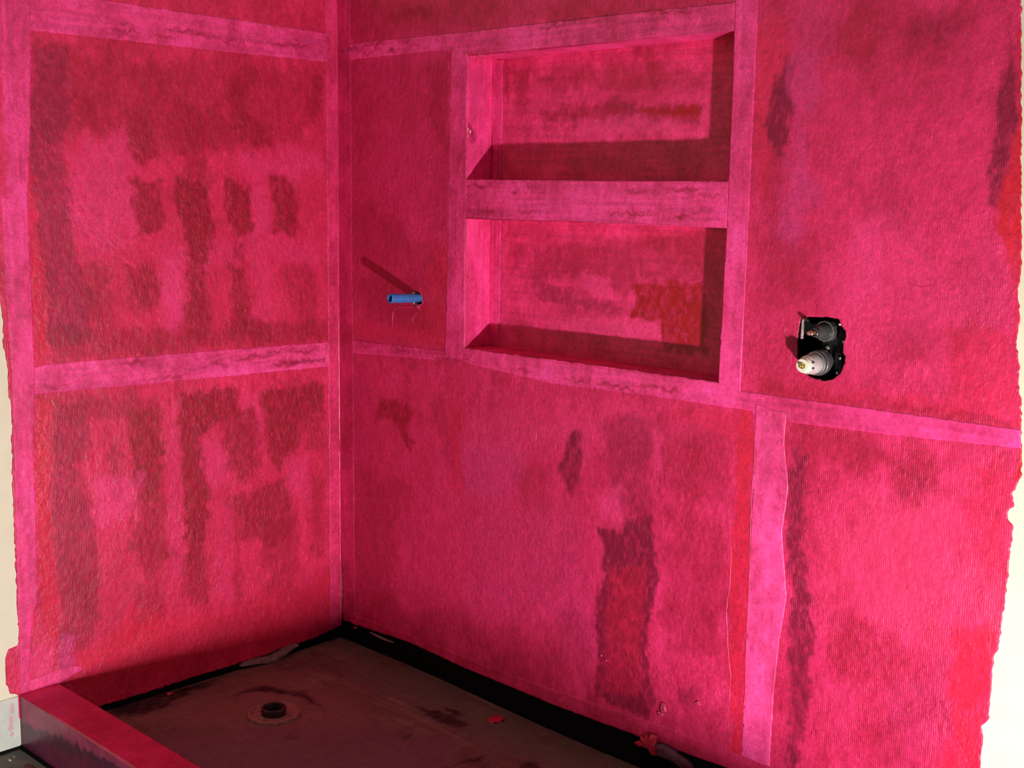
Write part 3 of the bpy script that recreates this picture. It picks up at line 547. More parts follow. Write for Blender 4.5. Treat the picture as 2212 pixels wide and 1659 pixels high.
def sheet(name, kind, poly, mapf, mat, parent, base='M', off=.0021, res=.003, holes=(), streak=0., seed=5, skirt=True,
          relief_amp=1.0, edge_fade=0, **props):
    """a coat of membrane: fine grid trimmed to a polygon, embossed, coloured and given a skirt back to its support.
       mapf(u, v, h) -> x, y, z"""
    P = np.array(poly)
    lo = P.min(0); hi = P.max(0)
    nu = int(math.ceil((hi[0] - lo[0]) / res)) + 1; nv = int(math.ceil((hi[1] - lo[1]) / res)) + 1
    us = lo[0] + np.arange(nu) * res; vs_ = lo[1] + np.arange(nv) * res
    U, V = np.meshgrid(us, vs_, indexing='ij')
    fu = (U[:-1, :-1] + res / 2).ravel(); fv = (V[:-1, :-1] + res / 2).ravel()
    d, keep, _, _ = seg_dist(fu, fv, poly)
    loops = [poly] + list(holes)
    for h in holes:
        _, ins, _, _ = seg_dist(fu, fv, h)
        keep &= ~ins
    I, J = np.meshgrid(np.arange(nu - 1), np.arange(nv - 1), indexing='ij')
    I = I.ravel()[keep]; J = J.ravel()[keep]
    a = I * nv + J
    quads = np.stack([a, a + nv, a + nv + 1, a + 1], 1)
    used, inv = np.unique(quads.ravel(), return_inverse=True)
    quads = inv.reshape(-1, 4)
    u = U.ravel()[used].copy(); v = V.ravel()[used].copy()
    # boundary edges
    e = np.concatenate([quads[:, [0, 1]], quads[:, [1, 2]], quads[:, [2, 3]], quads[:, [3, 0]]])
    key = np.sort(e, 1); key = key[:, 0].astype(np.int64) * len(u) + key[:, 1]
    _, idx, cnt = np.unique(key, return_index=True, return_counts=True)
    be = e[idx[cnt == 1]]
    bv = np.unique(be)
    best = np.full(len(bv), 1e9); qx = u[bv].copy(); qy = v[bv].copy()
    for lp in loops:
        dd, _, cx, cy = seg_dist(u[bv], v[bv], lp)
        k = (dd < best) & (dd < res * 1.6)
        best = np.where(k, dd, best); qx = np.where(k, cx, qx); qy = np.where(k, cy, qy)
    u[bv] = qx; v[bv] = qy
    h = off + relief(u, v, seed) * relief_amp
    col = paint(kind, u, v, PAL[base], streak)
    nb = len(u)
    if skirt:
        rem = np.full(nb, -1); rem[bv] = nb + np.arange(len(bv))
        sk = np.stack([be[:, 1], be[:, 0], rem[be[:, 0]], rem[be[:, 1]]], 1)
        quads = np.concatenate([quads, sk])
        u = np.concatenate([u, u[bv]]); v = np.concatenate([v, v[bv]]); h = np.concatenate([h, np.full(len(bv), -.0005)])
        col = np.concatenate([col, col[bv]])
    x, y, z = mapf(u, v, h)
    co = np.stack([x, y, z], 1).astype(np.float32)
    me = bpy.data.meshes.new(name)
    me.vertices.add(len(co)); me.vertices.foreach_set('co', co.ravel())
    me.loops.add(quads.size); me.loops.foreach_set('vertex_index', quads.astype(np.int32).ravel())
    me.polygons.add(len(quads)); me.polygons.foreach_set('loop_start', np.arange(0, quads.size, 4, dtype=np.int32))
    me.update(calc_edges=True); me.validate()
    at = me.color_attributes.new('coat', 'FLOAT_COLOR', 'POINT')
    at.data.foreach_set('color', col.astype(np.float32).ravel())
    me.polygons.foreach_set('use_smooth', np.ones(len(me.polygons), bool))
    return link(name, me, mat, parent, **props)

mapL = lambda u, v, h: (h, np.minimum(u, -.0004), v)
mapB = lambda u, v, h: (np.maximum(u, .0004), -h, v)

def box_bm(bm, x0, x1, y0, y1, z0, z1, bevel=0):
    r = bmesh.ops.create_cube(bm, size=1, matrix=Matrix.Translation(((x0 + x1) / 2, (y0 + y1) / 2, (z0 + z1) / 2)) @ Matrix.Diagonal((x1 - x0, y1 - y0, z1 - z0, 1)))
    if bevel:
        es = list({e for vv in r['verts'] for e in vv.link_edges})
        bmesh.ops.bevel(bm, geom=es, offset=bevel, segments=2, affect='EDGES')

def lathe(name, prof, loc, axis, mat, parent, n=40, hexa=False, **props):
    """prof = [(distance along axis, radius)]; axis is a Vector"""
    bm = bmesh.new()
    A = Vector(axis).normalized()
    B = A.orthogonal().normalized() if abs(A.z) > .9 else A.cross(Vector((0, 0, 1))).normalized()
    D = A.cross(B)
    rings = []
    for (t, r) in prof:
        ring = []
        for i in range(n):
            an = 2 * math.pi * i / n
            ring.append(bm.verts.new(A * t + (B * math.cos(an) + D * math.sin(an)) * max(r, 1e-5)))
        rings.append(ring)
    for a, b in zip(rings, rings[1:]):
        for i in range(n):
            bm.faces.new((a[i], a[(i + 1) % n], b[(i + 1) % n], b[i]))
    bmesh.ops.remove_doubles(bm, verts=bm.verts, dist=2e-5)
    bmesh.ops.recalc_face_normals(bm, faces=bm.faces)
    o = mesh_bm(name, bm, mat, parent, smooth=not hexa, **props)
    if not hexa:
        md = o.modifiers.new('edges', 'EDGE_SPLIT'); md.split_angle = math.radians(38)
    o.location = loc
    return o

def ribs_obj(name, kind, mapf, mat, parent, off):
    """thin raised drips and folds of the coat"""
    verts = []; faces = []
    for n_, (rad, pts) in enumerate(RIDGES[kind]):
        P = [np.array(p) for p in pts]
        path = []
        for a, b in zip(P, P[1:]):
            k = max(2, int(np.linalg.norm(b - a) / .006))
            for j in range(k): path.append(a + (b - a) * j / k)
        path.append(P[-1])
        rs = np.random.RandomState(n_)
        wob = np.cumsum(rs.normal(size=(len(path), 2)) * .0003, 0); wob -= np.linspace(0, 1, len(path))[:, None] * wob[-1]
        path = [p + w_ for p, w_ in zip(path, wob)]
        prev = None
        for j, p in enumerate(path):
            q = path[min(j + 1, len(path) - 1)] - path[max(j - 1, 0)]
            q = q / (np.linalg.norm(q) + 1e-9); nr = np.array([-q[1], q[0]])
            e = min(1, 4 * min(j, len(path) - 1 - j) / len(path) + .12)
            r = rad * e * (.55 + .6 * rs.rand()) * .55
            ring = []
            for s_, hh in ((-1.4, -.9), (-.7, .35), (0, .7), (.7, .35), (1.4, -.9)):
                c = p + nr * r * s_
                X = mapf(np.array([c[0]]), np.array([c[1]]), np.array([off + float(relief(np.array([c[0]]), np.array([c[1]]))[0]) + r * hh]))
                verts.append((float(X[0][0]), float(X[1][0]), float(X[2][0]))); ring.append(len(verts) - 1)
            if prev:
                for i in range(4): faces.append((prev[i], prev[i + 1], ring[i + 1], ring[i]))
            prev = ring
    me = bpy.data.meshes.new(name); me.from_pydata(verts, [], faces); me.update()
    me.polygons.foreach_set('use_smooth', [True] * len(me.polygons))
    return link(name, me, mat, parent, kind='stuff')

# ------------------------------------------------------------------ walls
NX0, NX1 = .566, 1.425
NZ = [(.9985, 1.360), (1.4645, 1.798)]          # lower and upper niche openings
HOLES = [(NX0, NX1, *NZ[0]), (NX0, NX1, *NZ[1]), (1.622, 1.748, 1.030, 1.188), (.352, .398, 1.107, 1.152)]

def slab_with_holes(name, x0, x1, z0, z1, y0, y1, holes, mat):
    xs = sorted({x0, x1, *[h[0] for h in holes], *[h[1] for h in holes]})
    zs = sorted({z0, z1, *[h[2] for h in holes], *[h[3] for h in holes]})
    bm = bmesh.new()
    def solid(i, j):
        if i < 0 or j < 0 or i >= len(xs) - 1 or j >= len(zs) - 1: return False
        cx, cz = (xs[i] + xs[i + 1]) / 2, (zs[j] + zs[j + 1]) / 2
        return not any(h[0] < cx < h[1] and h[2] < cz < h[3] for h in holes)
    for i in range(len(xs) - 1):
        for j in range(len(zs) - 1):
            if not solid(i, j): continue
            a, b, c, d = xs[i], xs[i + 1], zs[j], zs[j + 1]
            V = lambda *p: bm.verts.new(p)
            bm.faces.new((V(a, y0, c), V(b, y0, c), V(b, y0, d), V(a, y0, d)))
            bm.faces.new((V(b, y1, c), V(a, y1, c), V(a, y1, d), V(b, y1, d)))
            if not solid(i - 1, j): bm.faces.new((V(a, y1, c), V(a, y0, c), V(a, y0, d), V(a, y1, d)))
            if not solid(i + 1, j): bm.faces.new((V(b, y0, c), V(b, y1, c), V(b, y1, d), V(b, y0, d)))
            if not solid(i, j - 1): bm.faces.new((V(a, y1, c), V(b, y1, c), V(b, y0, c), V(a, y0, c)))
            if not solid(i, j + 1): bm.faces.new((V(a, y0, d), V(b, y0, d), V(b, y1, d), V(a, y1, d)))
    bmesh.ops.remove_doubles(bm, verts=bm.verts, dist=1e-5)
    return mesh_bm(name, bm, mat, smooth=False, kind='structure')

wall_back = slab_with_holes('wall_back', -.02, 3.3, -.04, 2.44, .0, .016, HOLES, M_dry)
wall_back['label'] = 'long wall with two niches, coated in crimson-pink membrane'
bm = bmesh.new(); box_bm(bm, -.02, 0, -3.2, -.0, -.04, 2.44)
wall_left = mesh_bm('wall_left', bm, M_dry, smooth=False, kind='structure',
                    label='narrower left wall coated in crimson-pink membrane, cream at its edge')
bm = bmesh.new(); box_bm(bm, -.02, 3.3, -3.2, .016, 2.44, 2.46)
mesh_bm('ceiling', bm, M_ceil, smooth=False, kind='structure')
bm = bmesh.new(); box_bm(bm, -.02, 3.3, -3.2, -1.067, -.052, -.032)
floor = mesh_bm('floor', bm, M_floor, smooth=False, kind='structure', label='worn grey-brown bathroom floor outside the shower curb')

# coats of membrane
rect = lambda a, b, c, d: [(a, c), (b, c), (b, d), (a, d)]
nich = [rect(NX0, NX1, *NZ[0]), rect(NX0, NX1, *NZ[1])]
hole_v = ragged(SHAPES['valve_hole'], .0007, .005, 3); hole_p = ragged(SHAPES['pipe_hole'], .0005, .004, 4)
sheet('membrane', 'B', ragged(SHAPES['membrane_back'], .0011, .006, 2), mapB, M_back, wall_back, 'M2', holes=nich + [hole_v, hole_p], relief_amp=1.0)
sheet('membrane', 'L', ragged(SHAPES['membrane_left'], .0014, .009, 5), mapL, M_left, wall_left, 'ML', relief_amp=1.0)

def tape(key, wall, kind, mapf, base, off, streak=.5, amp=.0006, mat=None, name='seam_strip', sd=7, **kw):
    return sheet(name, kind + '_t' , ragged(SHAPES[key], amp, .012, sd), mapf, mat or M_tape, wall, base, off=off, streak=streak, relief_amp=.85, **kw)
PAL['T1'] = (.840, .045, .225, .35); PAL['T2'] = (.760, .030, .150, .30); PAL['T3'] = (.900, .062, .270, .20); PAL['T4'] = (.52, .016, .07, .3)
PATCHES['L_t'] = []
def streaks(x0, x1, za, zb, n, c, seed, out):
    rs = np.random.RandomState(seed)
    for i in range(n):
        x = x0 + (x1 - x0) * rs.rand(); z = za + (zb - za) * rs.rand(); l = .02 + .05 * rs.rand(); t = .0025 + .004 * rs.rand()
        out.append((c, .8, .004, [(x - l, z), (x, z - t), (x + l, z + t * .3), (x, z + t)]))
for zc in (.913, .928, .943, .957): streaks(-.95, -.05, zc - .004, zc + .004, 4, 'D', int(zc * 1000), PATCHES['L_t'])
streaks(-.75, -.05, 1.832, 1.856, 9, 'D', 8, PATCHES['L_t'])
streaks(-.95, -.05, 1.86, 1.895, 6, 'T2', 9, PATCHES['L_t'])
PATCHES['L_t'] += [('U', .85, .004, [(-.145, 1.862), (-.06, 1.858), (-.06, 1.876), (-.145, 1.880)]),
                   ('DD', .8, .003, [(-.19, .912), (-.06, .910), (-.06, .920), (-.19, .920)]),
                   ('O', .7, .006, [(-1.06, 1.4), (-1.035, 1.4), (-1.035, 1.75), (-1.06, 1.75)])]
PATCHES['B_t'] = []
for (a, b, zc, n, s_) in ((.05, .5, 1.845, 5, 1), (.1, 1.4, 1.86, 10, 2), (.6, 1.4, 1.385, 6, 3), (.6, 1.4, 1.44, 7, 4), (.06, .6, .968, 6, 5), (.6, 1.45, .962, 7, 6)):
    streaks(a, b, zc - .012, zc + .012, n, 'D', 30 + s_, PATCHES['B_t'])
PATCHES['B_t'] += [('U', .8, .004, [(.03, 1.843), (.12, 1.843), (.12, 1.858), (.03, 1.858)]),
                   ('DD', .7, .004, [(.02, 1.846), (.10, 1.848), (.10, 1.856), (.02, 1.856)]),
                   ('D', .5, .02, [(.02, .16), (2.0, .02), (2.0, .05), (.02, .10)])]

tape('L_top', wall_left, 'L', mapL, 'T1', .0027, .5, sd=1)
tape('L_mid', wall_left, 'L', mapL, 'T3', .0027, .5, sd=2)
tape('L_corner', wall_left, 'L', mapL, 'T2', .0029, -.3, sd=3, name='corner_strip')
tape('L_edge', wall_left, 'L', mapL, 'T1', .0029, -.4, sd=4, name='edge_strip')
tape('L_foot', wall_left, 'L', mapL, 'T3', .0030, .3, sd=5, name='foot_strip')
tape('B_top', wall_back, 'B', mapB, 'T1', .0027, .6, sd=6)
tape('B_mid', wall_back, 'B', mapB, 'T1', .0027, .5, sd=7)
tape('B_mull', wall_back, 'B', mapB, 'T1', .0027, .6, sd=8, amp=.0003)
tape('B_jl', wall_back, 'B', mapB, 'T1', .0029, -.5, sd=9, amp=.0003)
tape('B_jr', wall_back, 'B', mapB, 'T1', .0029, -.5, sd=10, amp=.0003)
tape('B_vert', wall_back, 'B', mapB, 'T3', .0029, -.3, sd=11, amp=.0006)
tape('B_corner', wall_back, 'B', mapB, 'M', .0029, -.3, sd=12, name='corner_strip')
tape('B_foot', wall_back, 'B', mapB, 'M2', .0032, .4, sd=13, name='foot_strip')
ribs_obj('coating_ridges', 'B', mapB, M_ridge, wall_back, .0028)
ribs_obj('coating_ridges', 'L', mapL, M_ridge, wall_left, .0024)

# rounded fillet of sealant in the inside corner
bm = bmesh.new()
prev = None
for i in range(260):
    z = .062 + i * (1.95 - .062) / 259
    ring = []
    for k in range(5):
        a = k / 4 * math.pi / 2
        R_ = .0035
        x = R_ - R_ * math.sin(a) + .0028; y = -(R_ - R_ * math.cos(a)) - .0028
        n = (fbm(np.array([z * 60]), np.array([k * .4]), 3)[0] - .5) * .0010
        ring.append(bm.verts.new((x + n, y - n, z)))
    if prev:
        for k in range(4): bm.faces.new((prev[k], prev[k + 1], ring[k + 1], ring[k]))
    prev = ring
bmesh.ops.recalc_face_normals(bm, faces=bm.faces)
mesh_bm('corner_bead', bm, simple_mat('corner_sealant', (.72, .03, .11), .32, spec=.6), wall_left)

# lumps of peeling coat low on the niche wall
def blob(name, mat, parent, centre, U_, V_, su, sv, h, seed, jag=.25, n=22, **props):
    rs = np.random.RandomState(seed)
    U_ = Vector(U_); V_ = Vector(V_); N_ = U_.cross(V_).normalized()
    bm = bmesh.new(); c = Vector(centre)
    rr = [1 + jag * (rs.rand() * 2 - 1) for _ in range(n)]
    rings = []
    for f, hh in ((1.0, 0), (.92, .55), (.6, 1.0), (.25, .8)):
        rings.append([bm.verts.new(c + U_ * su * rr[i] * f * math.cos(2 * math.pi * i / n) + V_ * sv * rr[i] * f * math.sin(2 * math.pi * i / n)
                      + N_ * h * hh * (.6 + .8 * rs.rand())) for i in range(n)])
    for a, b in zip(rings, rings[1:]):
        for i in range(n): bm.faces.new((a[i], a[(i + 1) % n], b[(i + 1) % n], b[i]))
    bm.faces.new(rings[-1])
    bm.faces.new(list(reversed(rings[0])))
    bmesh.ops.recalc_face_normals(bm, faces=bm.faces)
    return mesh_bm(name, bm, mat, parent, **props)
def on_back(name, mat, x, z, su, sv, h, seed, jag=.4):
    return blob(name, mat, wall_back, (x, -.0026, z), (1, 0, 0), (0, 0, 1), su, sv, h, seed, jag)
on_back('peeled_lump', M_lump, 1.296, .158, .009, .017, .006, 1)
on_back('peeled_lump', M_lump, 1.288, .140, .012, .006, .006, 2)
on_back('peeled_lump', M_lump, 1.397, .200, .009, .006, .004, 3)
on_back('peeled_lump', M_lump, 1.090, .238, .004, .003, .002, 5)
on_back('peeled_lump', M_lump, 1.107, .230, .003, .003, .002, 6)

# torn fleece edge curling off the foot of the left wall
bm = bmesh.new(); prev = None
for i in range(40):
    t = i / 39
    y = -.395 + .215 * t
    z = .010 + .004 * math.sin(t * 9) + .012 * t
    wd = .014 * math.sin(math.pi * t) ** .7 + .001
    ring = [bm.verts.new((.004, y, z + .004)), bm.verts.new((.010 + wd * .6, y, z - wd * .2)), bm.verts.new((.012 + wd, y + .004, z - wd * .9))]
    if prev:
        for k in range(2): bm.faces.new((prev[k], prev[k + 1], ring[k + 1], ring[k]))
    prev = ring
o = mesh_bm('torn_edge', bm, M_torn, wall_left); md = o.modifiers.new('t', 'SOLIDIFY'); md.thickness = .0012
bm = bmesh.new(); prev = None
for i in range(24):
    t = i / 23
    x = .15 + .115 * t
    z = .056 - .004 * t
    wd = .004 * math.sin(math.pi * t)
    ring = [bm.verts.new((x, -.004, z + .002)), bm.verts.new((x, -.007 - wd, z - wd * .6))]
    if prev: bm.faces.new((prev[0], prev[1], ring[1], ring[0]))
    prev = ring
o = mesh_bm('torn_edge', bm, M_torn, wall_back); md = o.modifiers.new('t', 'SOLIDIFY'); md.thickness = .001

# trim along the foot of the left wall outside the curb
bm = bmesh.new(); box_bm(bm, 0, .0045, -2.6, -1.071, -.024, .112, .001)
baseboard = mesh_bm('baseboard_left', bm, M_base, smooth=False, kind='structure', label='greyish white board at the foot of the left wall')
M_smear = simple_mat('thin_pink_smear', (.80, .30, .36), .6, noise=(.70, .50, .48), scale=200)
for i, (y, z, a, b) in enumerate(((-1.088, .083, .004, .016), (-1.092, .055, .006, .012), (-1.094, .034, .006, .010), (-1.092, .014, .005, .006))):
    blob('paint_smear', M_smear, baseboard, (.0046, y, z), (0, 1, 0), (0, 0, 1), a, b, .0005, 20 + i, .3)

# ------------------------------------------------------------------ niches
def niche(z0, z1, label, seed):
    t = thing('wall_niche', label, 'niche', (0, 0, 0), group='recessed shower niches')
    D = .097
    rct = rect(NX0 - .001, NX1 + .001, z0 - .001, z1 + .001)
    sheet('back_panel', 'N', rct, lambda u, v, h: (u, D - h, v), M_niche, t, 'T2', off=0.0, res=.003, streak=.45, seed=seed, relief_amp=.8, skirt=False)
    def side(name, x, s, base):
        sheet(name, 'J' if s > 0 else 'none', rect(-.0005, D, z0, z1), lambda u, v, h: (x + s * h, u, v), M_niche, t, base, off=0.0006, res=.003, streak=-.4, seed=seed + 1, relief_amp=.6, skirt=False)
    # jamb patches are tabulated with u = y
    side('jamb', NX0, 1, 'T1'); side('jamb', NX1, -1, 'M2')
    def flat(name, z, s, base):
        sheet(name, 'none', rect(NX0, NX1, -.0005, D), lambda u, v, h: (u, v, z + s * h), M_niche, t, base, off=0.0006, res=.004, streak=.4, seed=seed + 2, relief_amp=.6, skirt=False)
    flat('sill', z0, 1, 'M'); flat('head', z1, -1, 'T1')
    # raised strips that seal the back edges
    for (a, b, c, d) in ((NX0 + .001, NX0 + .040, z0, z1), (NX1 - .050, NX1 - .001, z0, z1)):
        sheet('seal_strip', 'none', ragged(rect(a, b, c + .001, d - .001), .0005, .012, seed), lambda u, v, h: (u, D - h, v), M_niche, t, 'T1', off=.0014, res=.003, streak=-.8, seed=seed, relief_amp=.8)
    # casing behind the coat
    bm = bmesh.new()
    box_bm(bm, NX0 - .012, NX1 + .012, D + .006, D + .018, z0 - .012, z1 + .012)
    mesh_bm('casing', bm, M_petal, t, smooth=False)
    return t
niche(*NZ[1], 'upper of the two recessed pink shower niches, thin red streak on its back', 3)
niche(*NZ[0], 'lower of the two recessed pink shower niches, square red patch on its back', 13)

# ------------------------------------------------------------------ shower valve
vx, vz = 1.690, 1.102
val = thing('shower_valve', 'rough-in shower mixing valve set in a ragged hole right of the niches', 'valve', (0, 0, 0))
bm = bmesh.new()   # open-fronted black box
x0, x1, z0, z1, yb = 1.624, 1.746, 1.032, 1.186, .075
V = lambda *p: bm.verts.new(p)
for f in (((x0, .001, z0), (x0, yb, z0), (x0, yb, z1), (x0, .001, z1)), ((x1, .001, z0), (x1, .001, z1), (x1, yb, z1), (x1, yb, z0)),
          ((x0, yb, z0), (x1, yb, z0), (x1, yb, z1), (x0, yb, z1)), ((x0, .001, z0), (x1, .001, z0), (x1, yb, z0), (x0, yb, z0)),
          ((x0, .001, z1), (x0, yb, z1), (x1, yb, z1), (x1, .001, z1))):
    bm.faces.new([V(*p) for p in f])
bmesh.ops.remove_doubles(bm, verts=bm.verts, dist=1e-5)
o = mesh_bm('valve_box', bm, M_box, val, smooth=False)
# valve body block with side webs
bm = bmesh.new()
box_bm(bm, 1.655, 1.735, .040, .070, 1.045, 1.165, .008)
box_bm(bm, 1.700, 1.728, .022, .060, 1.050, 1.100, .006)
box_bm(bm, 1.712, 1.732, .030, .060, 1.105, 1.160, .004)
mesh_bm('valve_body', bm, M_box, val, smooth=False)
ax = (0, -1, 0)
# upper port
ux, uz = 1.677, 1.1385
lathe('lock_ring', [(-.018, .0235), (0, .0235), (.001, .0228), (.0015, .0205), (-.004, .0195), (-.018, .0195)], (ux, .020, uz), ax, M_ring, val, n=12, hexa=True, label='grey ring around the upper port')
lathe('port_cone', [(-.02, .019), (.006, .019), (.010, .0185), (.030, .0135), (.033, .011), (.036, .0100), (.044, .0095), (.045, .0082), (.043, .006)], (ux, .020, uz), ax, M_dark, val)
st = lathe('stem', [(.02, .0048), (.052, .0048), (.053, .0056), (.060, .0056), (.061, .0044), (.068, .0044), (.070, .0028), (.070, 0)], (ux, .020, uz), ax, M_copper, val, n=24)
# lower port
lx, lz = 1.671, 1.0685
lathe('lock_ring', [(-.022, .0285), (-.004, .0285), (0, .0275), (.001, .0265), (.010, .0262), (.011, .024), (0, .022), (-.02, .022)], (lx, .006, lz), ax, M_ring, val, n=48, label='dull ring around the lower port')
lathe('port_sleeve', [(-.01, .0225), (.016, .0225), (.018, .0232), (.022, .0232), (.024, .0222), (.044, .0205), (.046, .0190), (.0465, .016)], (lx, .006, lz), ax, M_steel, val, n=56)
lathe('cartridge', [(.03, .0172), (.055, .0172), (.056, .0160), (.062, .0155), (.064, .0140), (.064, .0075), (.060, .0070), (.060, 0)], (lx, .006, lz), ax, M_white, val, n=48)
lathe('spindle', [(.055, .0052), (.068, .0052), (.070, .0046), (.0705, .0025), (.076, .0024), (.077, 0)], (lx, .006, lz), ax, M_brass, val, n=20)
for (a, r0) in ((.4, .0175), (-.3, .0175)):
    bm = bmesh.new(); box_bm(bm, -.003, .003, -.003, .003, -.0022, .0022, .0006)
    o = mesh_bm('clip', bm, M_dark, val, smooth=False)
    o.location = (lx + r0 * math.cos(a), -.041, lz + r0 * math.sin(a)); o.rotation_euler = (0, -a, 0)
# set screw between the ports, box screws
lathe('set_screw', [(0, .0042), (.003, .0042), (.0035, .0035), (.0030, .0020), (.001, .0018), (.001, 0)], (1.679, .036, 1.101), ax, M_ring, val, n=16)
for (sx, sz) in ((1.640, 1.160), (1.716, 1.157), (1.722, 1.083), (1.716, 1.050), (1.727, 1.120), (1.632, 1.175)):
    lathe('screw', [(0, .0030), (.002, .0030), (.0032, .0018), (.0026, 0)], (sx, .016 if sx > 1.65 else .012, sz), ax, M_steel, val, n=14)
# broken board edge showing at the hole
bm = bmesh.new()
for (a, b, c, d) in ((1.6285, 1.6330, 1.118, 1.172), (1.630, 1.642, 1.160, 1.178)):
    box_bm(bm, a, b, .0015, .010, c, d, .001)
mesh_bm('board_edge', bm, simple_mat('broken_board', (.55, .42, .40), .9, noise=(.25, .12, .12), scale=200, bump=.5), wall_back)

# ------------------------------------------------------------------ blue pipe stub
pp = thing('pipe_stub', 'short open blue plastic pipe sticking out of the wall left of the niches', 'pipe', (.3755, 0, 1.1275))
pa = Vector((-.02, -1, .035)).normalized()
R1 = .0118; R2 = .0132
lathe('pipe', [(-.06, R1), (.06, R1), (.06, R1 - .003)], (0, 0, 0), pa, M_blue, pp)
lathe('sleeve', [(.026, R1 - .0005), (.026, R2), (.028, R2 + .0004), (.112, R2), (.1135, R2 - .001), (.1135, R2 - .0026), (.06, R2 - .0030)], (0, 0, 0), pa, M_blue, pp)
lathe('bore', [(.0605, 0), (.0605, R2 - .0029)], (0, 0, 0), pa, M_bluein, pp)
# dark cavity behind the hole
bm = bmesh.new(); box_bm(bm, .350, .400, .0165, .070, 1.105, 1.154)
mesh_bm('cavity', bm, M_black, wall_back, smooth=False)
blob('torn_flap', M_lump, wall_back, (.372, -.004, 1.103), (1, 0, 0), (0, 0, 1), .008, .007, .004, 31, .4)

# ------------------------------------------------------------------ shower pan
def pan_h(x, y):
    d = np.hypot(x - .342, y + .508)
    s = np.clip((x - .22) / .9, 0, 1.3); s = s * s * (3 - 2 * np.minimum(s, 1))
    back = np.clip(1 + y / .45, 0, 1) ** 1.5            # the bed falls away along the niche wall
    z = -.004 + .004 * np.clip((d - .15) / .4, 0, 1) - .026 * np.minimum(s, 1) * back
    z = z - .0035 * np.exp(-((d - .088) / .011) ** 2)
    return z
def mapP(u, v, h):
    return u, v, pan_h(u, v) + h * 1.2
pan = thing('shower_pan', 'dark stained shower pan floor with the drain', 'shower pan', (0, 0, 0))
PAL['S'] = (.150, .080, .070, 0)
M_pan = membrane_mat('stained_mortar', 'X', rough=.62, rib=0, orange=.8)
th = [2 * math.pi * i / 40 for i in range(40)]
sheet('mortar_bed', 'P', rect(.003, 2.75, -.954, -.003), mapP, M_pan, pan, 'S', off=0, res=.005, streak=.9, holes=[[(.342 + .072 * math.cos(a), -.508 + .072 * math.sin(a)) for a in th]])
bm = bmesh.new(); box_bm(bm, .0, 2.76, -.955, -.0, -.07, -.045)
mesh_bm('pan_base', bm, M_black, pan, smooth=False)
# black liner turned up the walls
bm = bmesh.new()
box_bm(bm, .0010, 2.75, -.0009, -.0001, -.050, .085)
box_bm(bm, .0001, .0009, -.954, -.0010, -.050, .060)
mesh_bm('liner_upturn', bm, M_black, pan, smooth=False, label='black liner strip along the wall foot')
# drain: clamp ring, bolts, riser
lathe('clamp_ring', [(-.01, .074), (.000, .0735), (.0050, .071), (.0058, .067), (.0018, .062), (.0005, .056), (.001, .040), (.0015, .026), (-.01, .026)], (.341, -.506, -.003), (0, 0, 1), M_flange, pan, n=64, label='round reddish clamp ring of the drain')
for k in range(4):
    a = .5 + k * math.pi / 2
    blob('ring_bolt', M_flange, pan, (.341 + .047 * math.cos(a), -.506 + .047 * math.sin(a), -.0025), (1, 0, 0), (0, 1, 0), .005, .004, .003, 60 + k, .2, n=8)
lathe('drain_pipe', [(-.01, .0335), (.006, .0335), (.008, .0345), (.022, .0340), (.024, .0325), (.0235, .0285), (.020, .0270), (-.011, .0270), (-.0112, 0)], (.342, -.508, -.005), (0, 0, 1), M_drain, pan, n=56, label='black open drain riser')

lathe('drain_bore', [(0, .0268), (.0005, .0268), (.0005, 0)], (.342, -.508, .001), (0, 0, 1), M_black, pan, n=40)

# ------------------------------------------------------------------ curb
curb = thing('shower_curb', 'low crimson painted shower curb crossing the lower left corner', 'curb', (0, -1.011, 0))
CY0, CY1, CT, CB = -1.067, -.955, .1155, -.030
def curb_sheet(name, kind, r, mapf, base, seed, streak=.2, **kw):
    o = sheet(name, kind, r, mapf, M_curb, None, base, off=.0, res=.004, streak=streak, seed=seed, relief_amp=.35, skirt=False, **kw)
    o.parent = curb; o.location = (0, 1.011, 0)
    return o
bm = bmesh.new(); box_bm(bm, .001, 2.70, CY0 + .002, CY1 - .002, CB, CT - .002, .003)
o = mesh_bm('core', bm, M_black, curb, smooth=False); o.location = (0, 1.011, 0)
def round_edge(t, y0, y1):
    return t
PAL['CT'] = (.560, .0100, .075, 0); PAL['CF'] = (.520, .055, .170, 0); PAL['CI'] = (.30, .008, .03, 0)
def mapTop(u, v, h):
    # roll the coat over both arrises
    r = .004
    dz = np.where(v < CY0 + r, r - np.sqrt(np.clip(r * r - (CY0 + r - v) ** 2, 0, None)), 0) + np.where(v > CY1 - r, r - np.sqrt(np.clip(r * r - (v - CY1 + r) ** 2, 0, None)), 0)
    return u, v, CT + h - dz
curb_sheet('top_coat', 'T', rect(.002, 2.70, CY0, CY1), mapTop, 'CT', 71, label='crimson top of the curb')
curb_sheet('face_coat', 'F', rect(.002, 2.70, CB, CT - .003), lambda u, v, h: (u, CY0 - h, v), 'CF', 73, streak=.5, label='mauve outer face of the curb, purple below')
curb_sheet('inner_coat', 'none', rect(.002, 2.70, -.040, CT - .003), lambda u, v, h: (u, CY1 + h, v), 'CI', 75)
bm = bmesh.new(); box_bm(bm, .0, .0022, CY0 - .0035, CY0 + .004, .050, CT + .001, .0008)
o = mesh_bm('end_daub', bm, M_ridge, curb, smooth=False); o.location = (0, 1.011, 0)
# black gap line along the floor
bm = bmesh.new(); box_bm(bm, .0, 2.7, -1.0735, -1.067, -.032, -.024); box_bm(bm, .0, .006, -2.6, -1.0735, -.032, -.0245)
mesh_bm('floor_joint', bm, M_black, floor, smooth=False)

